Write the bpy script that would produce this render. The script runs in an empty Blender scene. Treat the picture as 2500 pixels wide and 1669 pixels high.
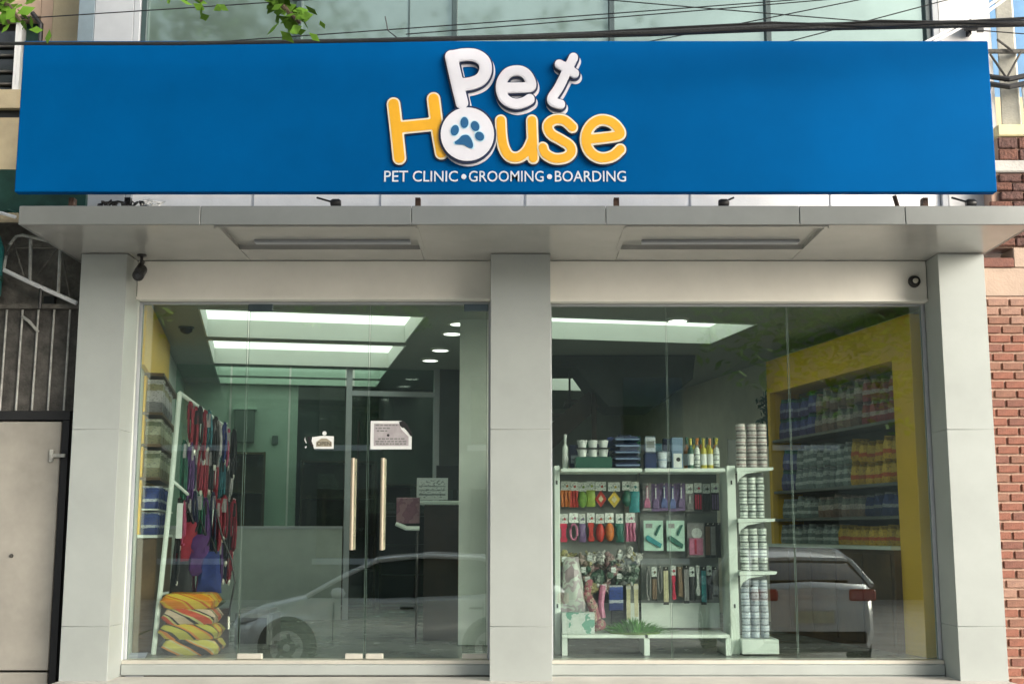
import bpy, bmesh, math, random
import numpy as np
from mathutils import Matrix, Vector

random.seed(7)
SC = bpy.context.scene
COL = SC.collection
R = math.radians

# ------------------------------------------------------------------ camera
cam_d = bpy.data.cameras.new('camera')
cam = bpy.data.objects.new('camera', cam_d)
COL.objects.link(cam)
cam.location = (0.0, -9.1, 1.77)
cam.rotation_euler = (R(90) + math.atan(463 / 3000.0), 0, 0)
cam_d.sensor_width = 36.0
cam_d.lens = 43.2
cam_d.clip_start = 0.05
cam_d.clip_end = 600.0
SC.camera = cam

# ------------------------------------------------------------------ sky, sun, exposure
SUN_EL, SUN_AZ = R(18), R(48)      # soft sun high in front of the shop, off to the right of the camera
world = bpy.data.worlds.new('World')
SC.world = world
world.use_nodes = True
wn = world.node_tree
wn.nodes.clear()
w_out = wn.nodes.new('ShaderNodeOutputWorld')
w_bg = wn.nodes.new('ShaderNodeBackground')
w_sky = wn.nodes.new('ShaderNodeTexSky')
w_sky.sky_type = 'NISHITA'
w_sky.sun_disc = False
w_sky.sun_elevation = SUN_EL
w_sky.sun_rotation = math.pi - SUN_AZ
w_sky.air_density = 1.0
w_sky.dust_density = 4.0
w_sky.ozone_density = 1.0
w_hs = wn.nodes.new('ShaderNodeHueSaturation')
w_hs.inputs['Saturation'].default_value = 0.45
wn.links.new(w_sky.outputs['Color'], w_hs.inputs['Color'])
wn.links.new(w_hs.outputs['Color'], w_bg.inputs['Color'])
w_bg.inputs['Strength'].default_value = 0.15
wn.links.new(w_bg.outputs['Background'], w_out.inputs['Surface'])

sun_d = bpy.data.lights.new('sun', 'SUN')
sun_d.energy = 1.0
sun_d.angle = R(40)
sun_d.color = (1.0, 0.975, 0.92)
sun = bpy.data.objects.new('sun', sun_d)
COL.objects.link(sun)
sd = Vector((math.sin(SUN_AZ) * math.cos(SUN_EL), -math.cos(SUN_AZ) * math.cos(SUN_EL), math.sin(SUN_EL)))
sun.rotation_euler = sd.to_track_quat('Z', 'Y').to_euler()
sun.location = (8, -10, 14)

SC.view_settings.view_transform = 'Standard'
SC.view_settings.look = 'None'
SC.view_settings.gamma = 1.0
SC.view_settings.use_curve_mapping = False
SC.view_settings.exposure = 1.3
SC.render.engine = 'CYCLES'
SC.cycles.max_bounces = 8
SC.cycles.transparent_max_bounces = 16
SC.cycles.sample_clamp_indirect = 4.0
SC.cycles.use_denoising = True


# ------------------------------------------------------------------ helpers: materials
def lin(c):
    out = []
    for v in c:
        v = v / 255.0
        out.append(v / 12.92 if v <= 0.04045 else ((v + 0.055) / 1.055) ** 2.4)
    return out


def mat(name, rgb, rough=0.6, metal=0.0, var=0.10, scale=5.0, bump=0.0, bscale=60.0, spec=0.5, tint=None, coat=0.0):
    """plain surface with large mottling, fine grain and optional relief; rgb is linear albedo"""
    m = bpy.data.materials.new(name)
    m.use_nodes = True
    nt = m.node_tree
    b = nt.nodes['Principled BSDF']
    b.inputs['Roughness'].default_value = rough
    b.inputs['Metallic'].default_value = metal
    b.inputs['Specular IOR Level'].default_value = spec
    b.inputs['Coat Weight'].default_value = coat
    tc = nt.nodes.new('ShaderNodeTexCoord')
    nz = nt.nodes.new('ShaderNodeTexNoise')
    nz.inputs['Scale'].default_value = scale
    nz.inputs['Detail'].default_value = 5
    nz.inputs['Roughness'].default_value = 0.65
    nt.links.new(tc.outputs['Object'], nz.inputs['Vector'])
    mx = nt.nodes.new('ShaderNodeMix')
    mx.data_type = 'RGBA'
    lo = [max(0, v * (1 - var * 1.6)) for v in rgb]
    hi = [min(1, v * (1 + var)) for v in (tint or rgb)]
    mx.inputs['A'].default_value = (*lo, 1)
    mx.inputs['B'].default_value = (*hi, 1)
    mr = nt.nodes.new('ShaderNodeMapRange')
    mr.inputs['From Min'].default_value = 0.3
    mr.inputs['From Max'].default_value = 0.7
    nt.links.new(nz.outputs['Fac'], mr.inputs['Value'])
    nt.links.new(mr.outputs['Result'], mx.inputs['Factor'])
    nt.links.new(mx.outputs['Result'], b.inputs['Base Color'])
    rr = nt.nodes.new('ShaderNodeMapRange')
    rr.inputs['To Min'].default_value = max(0.02, rough - 0.08)
    rr.inputs['To Max'].default_value = min(1, rough + 0.08)
    nt.links.new(nz.outputs['Fac'], rr.inputs['Value'])
    nt.links.new(rr.outputs['Result'], b.inputs['Roughness'])
    if bump:
        n2 = nt.nodes.new('ShaderNodeTexNoise')
        n2.inputs['Scale'].default_value = bscale
        n2.inputs['Detail'].default_value = 6
        nt.links.new(tc.outputs['Object'], n2.inputs['Vector'])
        bp = nt.nodes.new('ShaderNodeBump')
        bp.inputs['Strength'].default_value = bump
        bp.inputs['Distance'].default_value = 0.02
        nt.links.new(n2.outputs['Fac'], bp.inputs['Height'])
        nt.links.new(bp.outputs['Normal'], b.inputs['Normal'])
    return m


def emit(name, rgb, strength):
    m = bpy.data.materials.new(name)
    m.use_nodes = True
    nt = m.node_tree
    b = nt.nodes['Principled BSDF']
    b.inputs['Base Color'].default_value = (0.8, 0.8, 0.8, 1)
    b.inputs['Emission Color'].default_value = (*rgb, 1)
    b.inputs['Emission Strength'].default_value = strength
    return m


def glass(name, tint, ior=1.5, rough=0.0):
    """thin architectural pane: tinted see-through plus mirror reflection by the Fresnel law"""
    m = bpy.data.materials.new(name)
    m.use_nodes = True
    nt = m.node_tree
    nt.nodes.clear()
    o = nt.nodes.new('ShaderNodeOutputMaterial')
    mx = nt.nodes.new('ShaderNodeMixShader')
    fr = nt.nodes.new('ShaderNodeFresnel')
    fr.inputs['IOR'].default_value = ior
    tr = nt.nodes.new('ShaderNodeBsdfTransparent')
    tr.inputs['Color'].default_value = (*tint, 1)
    gl = nt.nodes.new('ShaderNodeBsdfGlossy')
    gl.inputs['Color'].default_value = (0.95, 1.0, 0.97, 1)
    gl.inputs['Roughness'].default_value = rough
    geo = nt.nodes.new('ShaderNodeNewGeometry')     # both faces of the sheet reflect like air to glass
    mi = nt.nodes.new('ShaderNodeMix')
    mi.data_type = 'FLOAT'
    mi.inputs['A'].default_value = ior
    mi.inputs['B'].default_value = 1.0 / ior
    nt.links.new(geo.outputs['Backfacing'], mi.inputs['Factor'])
    nt.links.new(mi.outputs['Result'], fr.inputs['IOR'])
    nt.links.new(fr.outputs['Fac'], mx.inputs['Fac'])
    nt.links.new(tr.outputs['BSDF'], mx.inputs[1])
    nt.links.new(gl.outputs['BSDF'], mx.inputs[2])
    nt.links.new(mx.outputs['Shader'], o.inputs['Surface'])
    return m


def pack(name, cols, scale=9.0, rough=0.4, stretch=(1, 1, 1), kind='noise'):
    """printed packaging: hard-edged patches of several inks"""
    m = bpy.data.materials.new(name)
    m.use_nodes = True
    nt = m.node_tree
    b = nt.nodes['Principled BSDF']
    b.inputs['Roughness'].default_value = rough
    tc = nt.nodes.new('ShaderNodeTexCoord')
    oi = nt.nodes.new('ShaderNodeObjectInfo')
    add = nt.nodes.new('ShaderNodeVectorMath')
    add.operation = 'MULTIPLY_ADD'
    add.inputs[1].default_value = stretch
    sh = nt.nodes.new('ShaderNodeMath')
    sh.operation = 'MULTIPLY'
    sh.inputs[1].default_value = 37.0
    nt.links.new(oi.outputs['Random'], sh.inputs[0])
    nt.links.new(tc.outputs['Object'], add.inputs[0])
    nt.links.new(sh.outputs[0], add.inputs[2])
    if kind == 'noise':
        nz = nt.nodes.new('ShaderNodeTexNoise')
        nz.inputs['Scale'].default_value = scale
        nz.inputs['Detail'].default_value = 2
        fac = nz.outputs['Fac']
    elif kind == 'wave':
        nz = nt.nodes.new('ShaderNodeTexWave')
        nz.bands_direction = 'DIAGONAL'
        nz.inputs['Scale'].default_value = scale
        nz.inputs['Distortion'].default_value = 2.5
        nz.inputs['Detail'].default_value = 1
        fac = nz.outputs['Fac']
    else:
        nz = nt.nodes.new('ShaderNodeTexVoronoi')
        nz.inputs['Scale'].default_value = scale
        fac = nz.outputs['Distance']
    nt.links.new(add.outputs[0], nz.inputs['Vector'])
    cr = nt.nodes.new('ShaderNodeValToRGB')
    cr.color_ramp.interpolation = 'CONSTANT'
    els = cr.color_ramp.elements
    n = len(cols)
    while len(els) < n:
        els.new(0.5)
    lo, hi = {'noise': (0.36, 0.62), 'wave': (0.0, 1.0)}.get(kind, (0.12, 0.6))
    for i, c in enumerate(cols):
        els[i].position = 0 if i == 0 else lo + (hi - lo) * i / n
        els[i].color = (*c, 1)
    nt.links.new(fac, cr.inputs['Fac'])
    nt.links.new(cr.outputs['Color'], b.inputs['Base Color'])
    return m


def banded(name, stops, ink=(0.05, 0.05, 0.06), inkamt=0.45, rough=0.4, iscale=(60, 60, 90), wob=0.05, oval=None):
    """label printed in level bands (stops: height, colour) with small dark print and an optional pale oval badge"""
    m = bpy.data.materials.new(name)
    m.use_nodes = True
    nt = m.node_tree
    b = nt.nodes['Principled BSDF']
    b.inputs['Roughness'].default_value = rough
    tc = nt.nodes.new('ShaderNodeTexCoord')
    oi = nt.nodes.new('ShaderNodeObjectInfo')
    sp = nt.nodes.new('ShaderNodeSeparateXYZ')
    nt.links.new(tc.outputs['Generated'], sp.inputs[0])
    nz = nt.nodes.new('ShaderNodeTexNoise')
    nz.inputs['Scale'].default_value = 3.0
    off = nt.nodes.new('ShaderNodeVectorMath')
    off.operation = 'MULTIPLY_ADD'
    off.inputs[1].default_value = (1, 1, 1)
    sh = nt.nodes.new('ShaderNodeMath')
    sh.operation = 'MULTIPLY'
    sh.inputs[1].default_value = 41.0
    nt.links.new(oi.outputs['Random'], sh.inputs[0])
    nt.links.new(tc.outputs['Generated'], off.inputs[0])
    nt.links.new(sh.outputs[0], off.inputs[2])
    nt.links.new(off.outputs[0], nz.inputs['Vector'])
    ma = nt.nodes.new('ShaderNodeMath')
    ma.operation = 'MULTIPLY_ADD'
    ma.inputs[1].default_value = wob * 2
    nt.links.new(nz.outputs['Fac'], ma.inputs[0])
    nt.links.new(sp.outputs['Z'], ma.inputs[2])
    sb = nt.nodes.new('ShaderNodeMath')
    sb.operation = 'SUBTRACT'
    sb.inputs[1].default_value = wob
    nt.links.new(ma.outputs[0], sb.inputs[0])
    cr = nt.nodes.new('ShaderNodeValToRGB')
    cr.color_ramp.interpolation = 'CONSTANT'
    els = cr.color_ramp.elements
    while len(els) < len(stops):
        els.new(0.5)
    for i, (p, c) in enumerate(stops):
        els[i].position = p
        els[i].color = (*c, 1)
    nt.links.new(sb.outputs[0], cr.inputs['Fac'])
    col = cr.outputs['Color']
    if oval:
        mp = nt.nodes.new('ShaderNodeVectorMath')
        mp.operation = 'DISTANCE'
        mp.inputs[1].default_value = (0.5, 0.5, oval[0])
        fl_ = nt.nodes.new('ShaderNodeVectorMath')
        fl_.operation = 'MULTIPLY_ADD'
        fl_.inputs[1].default_value = (0.55, 0.55, 1)
        fl_.inputs[2].default_value = (0.225, 0.225, 0)
        nt.links.new(tc.outputs['Generated'], fl_.inputs[0])
        nt.links.new(fl_.outputs[0], mp.inputs[0])
        lt = nt.nodes.new('ShaderNodeMath')
        lt.operation = 'LESS_THAN'
        lt.inputs[1].default_value = oval[1]
        nt.links.new(mp.outputs['Value'], lt.inputs[0])
        mo = nt.nodes.new('ShaderNodeMix')
        mo.data_type = 'RGBA'
        mo.inputs['B'].default_value = (*oval[2], 1)
        nt.links.new(lt.outputs[0], mo.inputs['Factor'])
        nt.links.new(col, mo.inputs['A'])
        col = mo.outputs['Result']
    n2 = nt.nodes.new('ShaderNodeTexNoise')
    n2.inputs['Scale'].default_value = 1.0
    n2.inputs['Detail'].default_value = 1
    st = nt.nodes.new('ShaderNodeVectorMath')
    st.operation = 'MULTIPLY'
    st.inputs[1].default_value = iscale
    nt.links.new(tc.outputs['Object'], st.inputs[0])
    nt.links.new(st.outputs[0], n2.inputs['Vector'])
    gt_ = nt.nodes.new('ShaderNodeMapRange')
    gt_.inputs['From Min'].default_value = 0.56
    gt_.inputs['From Max'].default_value = 0.62
    gt_.inputs['To Max'].default_value = inkamt
    nt.links.new(n2.outputs['Fac'], gt_.inputs['Value'])
    mk = nt.nodes.new('ShaderNodeMix')
    mk.data_type = 'RGBA'
    mk.inputs['B'].default_value = (*ink, 1)
    nt.links.new(gt_.outputs['Result'], mk.inputs['Factor'])
    nt.links.new(col, mk.inputs['A'])
    hs = nt.nodes.new('ShaderNodeHueSaturation')
    vr = nt.nodes.new('ShaderNodeMapRange')
    vr.inputs['To Min'].default_value = 0.75
    vr.inputs['To Max'].default_value = 1.2
    nt.links.new(oi.outputs['Random'], vr.inputs['Value'])
    nt.links.new(vr.outputs['Result'], hs.inputs['Value'])
    nt.links.new(mk.outputs['Result'], hs.inputs['Color'])
    nt.links.new(hs.outputs['Color'], b.inputs['Base Color'])
    return m


# ------------------------------------------------------------------ helpers: geometry
ALPHA = R(11.5)                    # the shop's rooms stand at an angle behind the straight street front
ROOM = Matrix.Translation((-2.80, 0, 0)) @ Matrix.Rotation(ALPHA, 4, 'Z')


class MB:
    def __init__(self, M=None):
        self.v, self.f, self.M = [], [], M

    def add(self, vs, fs):
        n = len(self.v)
        for p in vs:
            p = Vector(p)
            self.v.append(self.M @ p if self.M is not None else p)
        self.f += [tuple(i + n for i in f) for f in fs]
        return self

    def box(self, x0, x1, y0, y1, z0, z1, rot=0.0):
        p = [(x, y, z) for z in (z0, z1) for y in (y0, y1) for x in (x0, x1)]
        if rot:
            cx, cy = (x0 + x1) / 2, (y0 + y1) / 2
            c, s = math.cos(rot), math.sin(rot)
            p = [(cx + (x - cx) * c - (y - cy) * s, cy + (x - cx) * s + (y - cy) * c, z) for x, y, z in p]
        return self.add(p, [(0, 2, 3, 1), (4, 5, 7, 6), (0, 1, 5, 4), (2, 6, 7, 3), (0, 4, 6, 2), (1, 3, 7, 5)])

    def prism_y(self, poly, y0, y1):
        """poly in x,z pushed along y"""
        n = len(poly)
        vs = [(x, y0, z) for x, z in poly] + [(x, y1, z) for x, z in poly]
        fs = [tuple(range(n)), tuple(reversed(range(n, 2 * n)))]
        fs += [(i, i + n, (i + 1) % n + n, (i + 1) % n) for i in range(n)]
        return self.add(vs, fs)

    def tube(self, pts, r, n=8, cap=True):
        pts = [Vector(p) for p in pts]
        rs = r if isinstance(r, (list, tuple)) else [r] * len(pts)
        vs, fs = [], []
        up = Vector((0, 0, 1))
        for i, p in enumerate(pts):
            d = (pts[min(i + 1, len(pts) - 1)] - pts[max(i - 1, 0)]).normalized()
            a = d.cross(up if abs(d.dot(up)) < 0.95 else Vector((1, 0, 0))).normalized()
            b = d.cross(a).normalized()
            for k in range(n):
                t = 2 * math.pi * k / n
                vs.append(p + (a * math.cos(t) + b * math.sin(t)) * rs[i])
        for i in range(len(pts) - 1):
            for k in range(n):
                fs.append((i * n + k, i * n + (k + 1) % n, (i + 1) * n + (k + 1) % n, (i + 1) * n + k))
        if cap:
            fs.append(tuple(range(n)))
            fs.append(tuple(reversed(range((len(pts) - 1) * n, len(pts) * n))))
        return self.add(vs, fs)

    def lathe(self, prof, c=(0, 0, 0), n=14, axis='z'):
        vs, fs = [], []
        for r, h in prof:
            for k in range(n):
                t = 2 * math.pi * k / n
                if axis == 'z':
                    vs.append((c[0] + r * math.cos(t), c[1] + r * math.sin(t), c[2] + h))
                elif axis == 'y':
                    vs.append((c[0] + r * math.cos(t), c[1] + h, c[2] + r * math.sin(t)))
                else:
                    vs.append((c[0] + h, c[1] + r * math.cos(t), c[2] + r * math.sin(t)))
        for i in range(len(prof) - 1):
            for k in range(n):
                fs.append((i * n + k, i * n + (k + 1) % n, (i + 1) * n + (k + 1) % n, (i + 1) * n + k))
        fs.append(tuple(reversed(range(n))))
        fs.append(tuple(range((len(prof) - 1) * n, len(prof) * n)))
        return self.add(vs, fs)

    def pillow(self, x0, x1, y0, y1, z0, z1, nx=8, ny=6, seed=0, lump=0.15, pw=3.5):
        """soft filled bag: fat in the middle, thin at the edges, slightly lumpy"""
        rnd = random.Random(seed)
        vs, fs = [], []
        H = (z1 - z0)
        zc = (z0 + z1) / 2
        for side in (1, -1):
            for j in range(ny + 1):
                for i in range(nx + 1):
                    u, w = i / nx, j / ny
                    e = (1 - abs(2 * u - 1) ** pw) * (1 - abs(2 * w - 1) ** pw)
                    h = H / 2 * (0.06 + 0.94 * e ** 0.5) * (1 + rnd.uniform(-lump, lump) * e)
                    vs.append((x0 + (x1 - x0) * u + rnd.uniform(-1, 1) * 0.006, y0 + (y1 - y0) * w, zc + side * h))
        n = (nx + 1) * (ny + 1)
        for j in range(ny):
            for i in range(nx):
                a = j * (nx + 1) + i
                fs.append((a, a + 1, a + nx + 2, a + nx + 1))
                fs.append((n + a, n + a + nx + 1, n + a + nx + 2, n + a + 1))
        rim = [i for i in range(nx + 1)] + [j * (nx + 1) + nx for j in range(1, ny + 1)] + \
              [ny * (nx + 1) + i for i in range(nx - 1, -1, -1)] + [j * (nx + 1) for j in range(ny - 1, 0, -1)]
        for k in range(len(rim)):
            a, b = rim[k], rim[(k + 1) % len(rim)]
            fs.append((a, n + a, n + b, b))
        return self.add(vs, fs)

    def mesh(self, name, off=(0, 0, 0), bevel=0.0, seg=1, smooth=False):
        me = bpy.data.meshes.new(name)
        o = Vector(off)
        me.from_pydata([tuple(p - o) for p in self.v], [], self.f)
        bm = bmesh.new()
        bm.from_mesh(me)
        bmesh.ops.recalc_face_normals(bm, faces=bm.faces)
        if bevel:
            ed = [e for e in bm.edges if len(e.link_faces) == 2 and e.calc_face_angle(0) > 0.6]
            bmesh.ops.bevel(bm, geom=ed, offset=bevel, segments=seg, affect='EDGES', clamp_overlap=True)
        if smooth:
            for f in bm.faces:
                f.smooth = True
            for e in bm.edges:
                if len(e.link_faces) == 2 and e.calc_face_angle(0) > R(42):
                    e.smooth = False
        bm.to_mesh(me)
        bm.free()
        return me

    def build(self, name, m, parent=None, at=None, bevel=0.0, seg=1, smooth=False):
        off = Vector(at) if at is not None else Vector((0, 0, 0))
        loc = Vector(off)
        p = parent
        while p is not None:
            off = off + Vector(p.location) if at is None else off
            loc = loc - Vector(p.location) if at is not None else loc
            p = p.parent
        if at is None:
            loc = Vector((0, 0, 0))
        me = self.mesh(name, off, bevel, seg, smooth)
        o = bpy.data.objects.new(name, me)
        me.materials.append(m)
        COL.objects.link(o)
        o.parent = parent
        o.location = loc
        return o


def tag(o, label=None, cat=None, group=None, kind=None):
    if label:
        o['label'] = label
    if cat:
        o['category'] = cat
    if group:
        o['group'] = group
    if kind:
        o['kind'] = kind
    return o


def thing(name, label, cat, loc=(0, 0, 0), group=None):
    o = bpy.data.objects.new(name, None)
    o.empty_display_size = 0.1
    COL.objects.link(o)
    o.location = loc
    return tag(o, label, cat, group)


def copy_tree(o, parent=None, loc=None):
    c = o.copy()
    COL.objects.link(c)
    c.parent = parent
    if loc is not None:
        c.location = loc
    for ch in list(o.children):
        copy_tree(ch, c)
    return c


def structure(name, mb, m, **k):
    return tag(mb.build(name, m, **k), kind='structure')


def BOX(*a, M=None):
    return MB(M).box(*a)


def wr(t, d):
    p = ROOM @ Vector((t, d, 0))
    return p.x, p.y


# ------------------------------------------------------------------ materials
mWHITE = mat('light_grey_composite_panel', (0.345, 0.372, 0.350), 0.32, var=0.06, scale=1.6, spec=0.4)
mBEAM = mat('cream_beam_panel', (0.86, 0.84, 0.76), 0.4, var=0.05, scale=1.5)
mFASCIA = mat('silver_fascia_panel', (0.20, 0.212, 0.205), 0.36, metal=0.25, var=0.06, scale=2.0)
mSOFFIT = mat('grey_gloss_soffit_panel', (0.40, 0.40, 0.375), 0.17, metal=0.15, var=0.06, scale=1.5)
mJOINT = mat('dark_joint_sealant', (0.05, 0.05, 0.05), 0.8)
mGLASS = glass('green_float_glass', (0.94, 0.985, 0.96), 2.3)
mGLASSIN = glass('inner_partition_glass', (0.74, 0.86, 0.80), 1.5)
mEDGE = mat('pale_green_glass_edge', (0.10, 0.15, 0.125), 0.3, var=0.1)
mSTEEL = mat('brushed_steel', (0.60, 0.58, 0.50), 0.38, metal=0.35, var=0.03, scale=6)
mBRASS = mat('satin_brass', (0.36, 0.31, 0.23), 0.4, metal=0.4, var=0.04, scale=6)
mPATCH = mat('dark_patch_fitting', (0.09, 0.12, 0.13), 0.3, metal=0.7)
mBLACK = mat('black_plastic', (0.012, 0.012, 0.012), 0.45)
mRUBBER = mat('black_cable_sheath', (0.02, 0.022, 0.022), 0.6, bump=0.3)
mBLUE = mat('blue_sign_panel', (0.0, 0.088, 0.275), 0.55, var=0.09, scale=0.7, spec=0.02)
mNAVY = mat('navy_letter_backing', (0.004, 0.016, 0.06), 0.4)
mLWHITE = mat('white_letter_face', (0.74, 0.73, 0.78), 0.35, var=0.03)
mLPALE = mat('pale_letter_edge', (0.78, 0.72, 0.58), 0.35, var=0.03)
mORANGE = mat('orange_letter_face', (0.80, 0.40, 0.010), 0.35, var=0.04, scale=9)
mPAW = mat('blue_paw_inlay', (0.006, 0.10, 0.25), 0.35)
mCYAN = mat('pale_cyan_paw_edge', (0.45, 0.72, 0.85), 0.35)
mUPWALL = mat('white_upper_wall', (0.80, 0.80, 0.78), 0.6, var=0.08, scale=2.5, bump=0.1)
mUPGREY = mat('grey_upper_wall', (0.36, 0.38, 0.40), 0.55, var=0.08, scale=2.0)
mUPBLUE = mat('bluegrey_strip_panel', (0.16, 0.21, 0.24), 0.5, var=0.08)
mMULL = mat('dark_green_mullion', (0.035, 0.06, 0.06), 0.4)
mASPH = mat('worn_concrete_road', (0.30, 0.29, 0.27), 0.9, var=0.25, scale=1.5, bump=0.5, bscale=120)
mPAVE = mat('pavement_concrete', (0.55, 0.53, 0.49), 0.85, var=0.18, scale=2.0, bump=0.3)
mKERB = mat('kerb_concrete', (0.32, 0.31, 0.29), 0.85, var=0.15, bump=0.3)
mSTEP = mat('step_tile', (0.60, 0.56, 0.50), 0.5, var=0.12, scale=3)
mBROWN = mat('brown_wood_laminate', (0.105, 0.058, 0.026), 0.5, var=0.25, scale=3, tint=(0.13, 0.075, 0.032))
mDKWOOD = mat('dark_counter_laminate', (0.05, 0.028, 0.016), 0.35, var=0.25, scale=3)
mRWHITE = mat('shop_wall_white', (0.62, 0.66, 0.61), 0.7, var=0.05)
mROLIVE = mat('shop_wall_offwhite', (0.86, 0.83, 0.70), 0.7, var=0.06)
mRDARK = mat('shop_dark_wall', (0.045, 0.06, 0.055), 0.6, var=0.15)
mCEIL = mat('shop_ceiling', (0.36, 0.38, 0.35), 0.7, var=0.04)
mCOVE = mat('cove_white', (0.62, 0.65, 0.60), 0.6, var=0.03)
mFLOORIN = mat('shop_floor_tile', (0.26, 0.27, 0.25), 0.25, var=0.15, scale=2.5)
mYELLOW = mat('yellow_painted_board', (0.90, 0.55, 0.05), 0.5, var=0.07, scale=2)
mLIT = emit('lit_ceiling_panel', (0.90, 1.0, 0.87), 0.70)
mLIT2 = emit('lit_downlight', (1.0, 1.0, 0.9), 1.2)
mSHELF = mat('white_powder_coat', (0.76, 0.82, 0.76), 0.4, var=0.04)
mPEG = mat('grey_pegboard', (0.17, 0.18, 0.17), 0.6, var=0.1)
mPAPER = mat('white_paper', (0.72, 0.74, 0.72), 0.7, var=0.06)
mCARGLASS = mat('dark_car_window', (0.012, 0.015, 0.016), 0.06, spec=0.8)
mTYRE = mat('tyre_rubber', (0.02, 0.02, 0.02), 0.8)
mRIM = mat('alloy_rim', (0.45, 0.45, 0.46), 0.3, metal=0.8)
mRED = mat('red_lamp_lens', (0.30, 0.01, 0.02), 0.15, spec=0.7)
mLAMP = mat('clear_lamp_lens', (0.65, 0.68, 0.7), 0.1, spec=0.8)
mSILVER = mat('silver_car_paint', (0.72, 0.74, 0.74), 0.22, metal=0.35, var=0.03, coat=0.6)
mPEARL = mat('grey_car_paint', (0.46, 0.48, 0.49), 0.22, metal=0.1, var=0.03, coat=0.6)

# ------------------------------------------------------------------ setting: ground
structure('road', BOX(-60, 60, -80, -3.55, -0.3, 0.0), mASPH)
structure('pavement', BOX(-60, 60, -3.4, 40, -0.3, 0.13), mPAVE)
structure('kerb', BOX(-60, 60, -3.55, -3.4, -0.3, 0.14), mKERB, bevel=0.02)

# ------------------------------------------------------------------ the shop building
shop = thing('shop_building', 'pet shop front with white pillars, glass doors and wide display window', 'shop', (0, 0, 0.13))
SZ = 3.775       # soffit height
for x0, x1 in ((-3.135, -2.80), (-0.155, 0.278), (3.10, 3.435)):
    c = (x0 + x1) / 2
    pl = MB()
    zs = [0.13, 1.12, 2.49, SZ - 0.004]
    for a, b in zip(zs[:-1], zs[1:]):      # stacked cladding panels with open joints
        pl.box(x0, x1, -0.35, 0.06, a + 0.0006, b - 0.0006)
    p = pl.build('pillar', mWHITE, shop, at=(c, -0.15, 0.13), bevel=0.0022, smooth=True)
    MB().box(x0 + 0.006, x1 - 0.006, -0.344, 0.05, 0.13, SZ - 0.01).build('joint_core', mWHITE, p)
# header beams over the two openings, lower sills, reveals
BEAMS = ((-2.797, -0.158, 3.478), (0.281, 3.097, 3.462))
for x0, x1, z0 in BEAMS:
    b = BOX(x0, x1, -0.10, 0.09, z0, SZ - 0.003).build('header_beam', mBEAM, shop, bevel=0.004)
    BOX(x0, x1, -0.115, -0.102, z0 - 0.0, z0 + 0.02).build('drip_edge', mBEAM, b)
SILL_Z = 0.862
for x0, x1 in ((-2.797, -0.158), (0.281, 3.097)):
    s = BOX(x0, x1, -0.07, 0.10, 0.757, SILL_Z - 0.028).build('sill', mWHITE, shop, bevel=0.006)
    BOX(x0, x1, -0.05, 0.10, SILL_Z - 0.026, SILL_Z - 0.001).build('sill_track', mSTEEL, s)
BOX(0.281, 3.097, -0.072, -0.005, 0.45, 0.755).build('sill_apron', mWHITE, shop, bevel=0.004)
# aluminium edge frames at the glass
for x0, x1, z1 in ((-2.798, -2.775, 3.476), (3.072, 3.098, 3.46), (0.28, 0.296, 3.46), (-0.176, -0.158, 3.476)):
    BOX(x0, x1, -0.02, 0.03, SILL_Z, z1).build('edge_frame', mUPGREY, shop, bevel=0.003)
for x0, x1, z1 in ((-2.773, -0.178, 3.476), (0.298, 3.070, 3.46)):
    BOX(x0, x1, -0.02, 0.03, z1 - 0.018, z1).build('head_frame', mUPGREY, shop, bevel=0.003)


def pane(x0, x1, z0, z1, name='window_pane', parent=shop, y=0.0):
    o = BOX(x0, x1, y - 0.005, y + 0.005, z0, z1).build(name, mGLASS, parent)
    e = MB()
    e.box(x0 - 0.0025, x0, y - 0.004, y + 0.004, z0, z1)
    e.box(x1, x1 + 0.0025, y - 0.004, y + 0.004, z0, z1)
    e.build('pane_edge', mEDGE, o)
    return o


pane(-2.772, -1.985, SILL_Z + 0.003, 3.456)
GZ0, GZ1 = SILL_Z + 0.012, 3.448
for dx0, dx1, hx in ((-1.968, -1.072, -1.166), (-1.058, -0.19, -0.947)):
    d = pane(dx0, dx1, GZ0, GZ1, 'glass_door')
    h = MB()
    h.tube([(hx, -0.065, 1.64), (hx, -0.065, 2.305)], 0.0145, 12)
    for zz in (1.74, 2.205):
        h.tube([(hx, -0.065, zz), (hx, 0.055, zz)], 0.011, 8)
    h.tube([(hx, 0.055, 1.64), (hx, 0.055, 2.305)], 0.0145, 12)
    h.build('handle', mBRASS, d, smooth=True)
    hinge = dx0 if dx0 < -1.5 else dx1
    s = 1 if dx0 < -1.5 else -1
    for z0, z1, mm in ((3.405, 3.47, mPATCH), (SILL_Z + 0.004, 0.905, mSTEEL)):
        xa, xb = sorted((hinge - s * 0.012, hinge + s * 0.17))
        BOX(xa, xb, -0.018, 0.018, z0, z1).build('patch_fitting', mm, d, bevel=0.004)
    lx = dx1 if dx0 < -1.5 else dx0
    xa, xb = sorted((lx - s * 0.13, lx - s * 0.005))
    BOX(xa, xb, -0.018, 0.018, SILL_Z + 0.004, 0.905).build('lock_fitting', mSTEEL, d, bevel=0.004)
for x0, x1 in ((0.298, 1.150), (1.162, 2.058), (2.070, 3.070)):
    pane(x0, x1, SILL_Z + 0.003, 3.44)
# platform and steps in front of the shop
for k, (y0, z1) in enumerate(((-1.25, 0.752), (-1.6, 0.545), (-1.95, 0.338))):
    BOX(-3.14, 3.44, y0, -0.075 if k == 0 else y0 + 0.348, 0.13, z1).build('step', mSTEP, shop, bevel=0.012)

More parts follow.
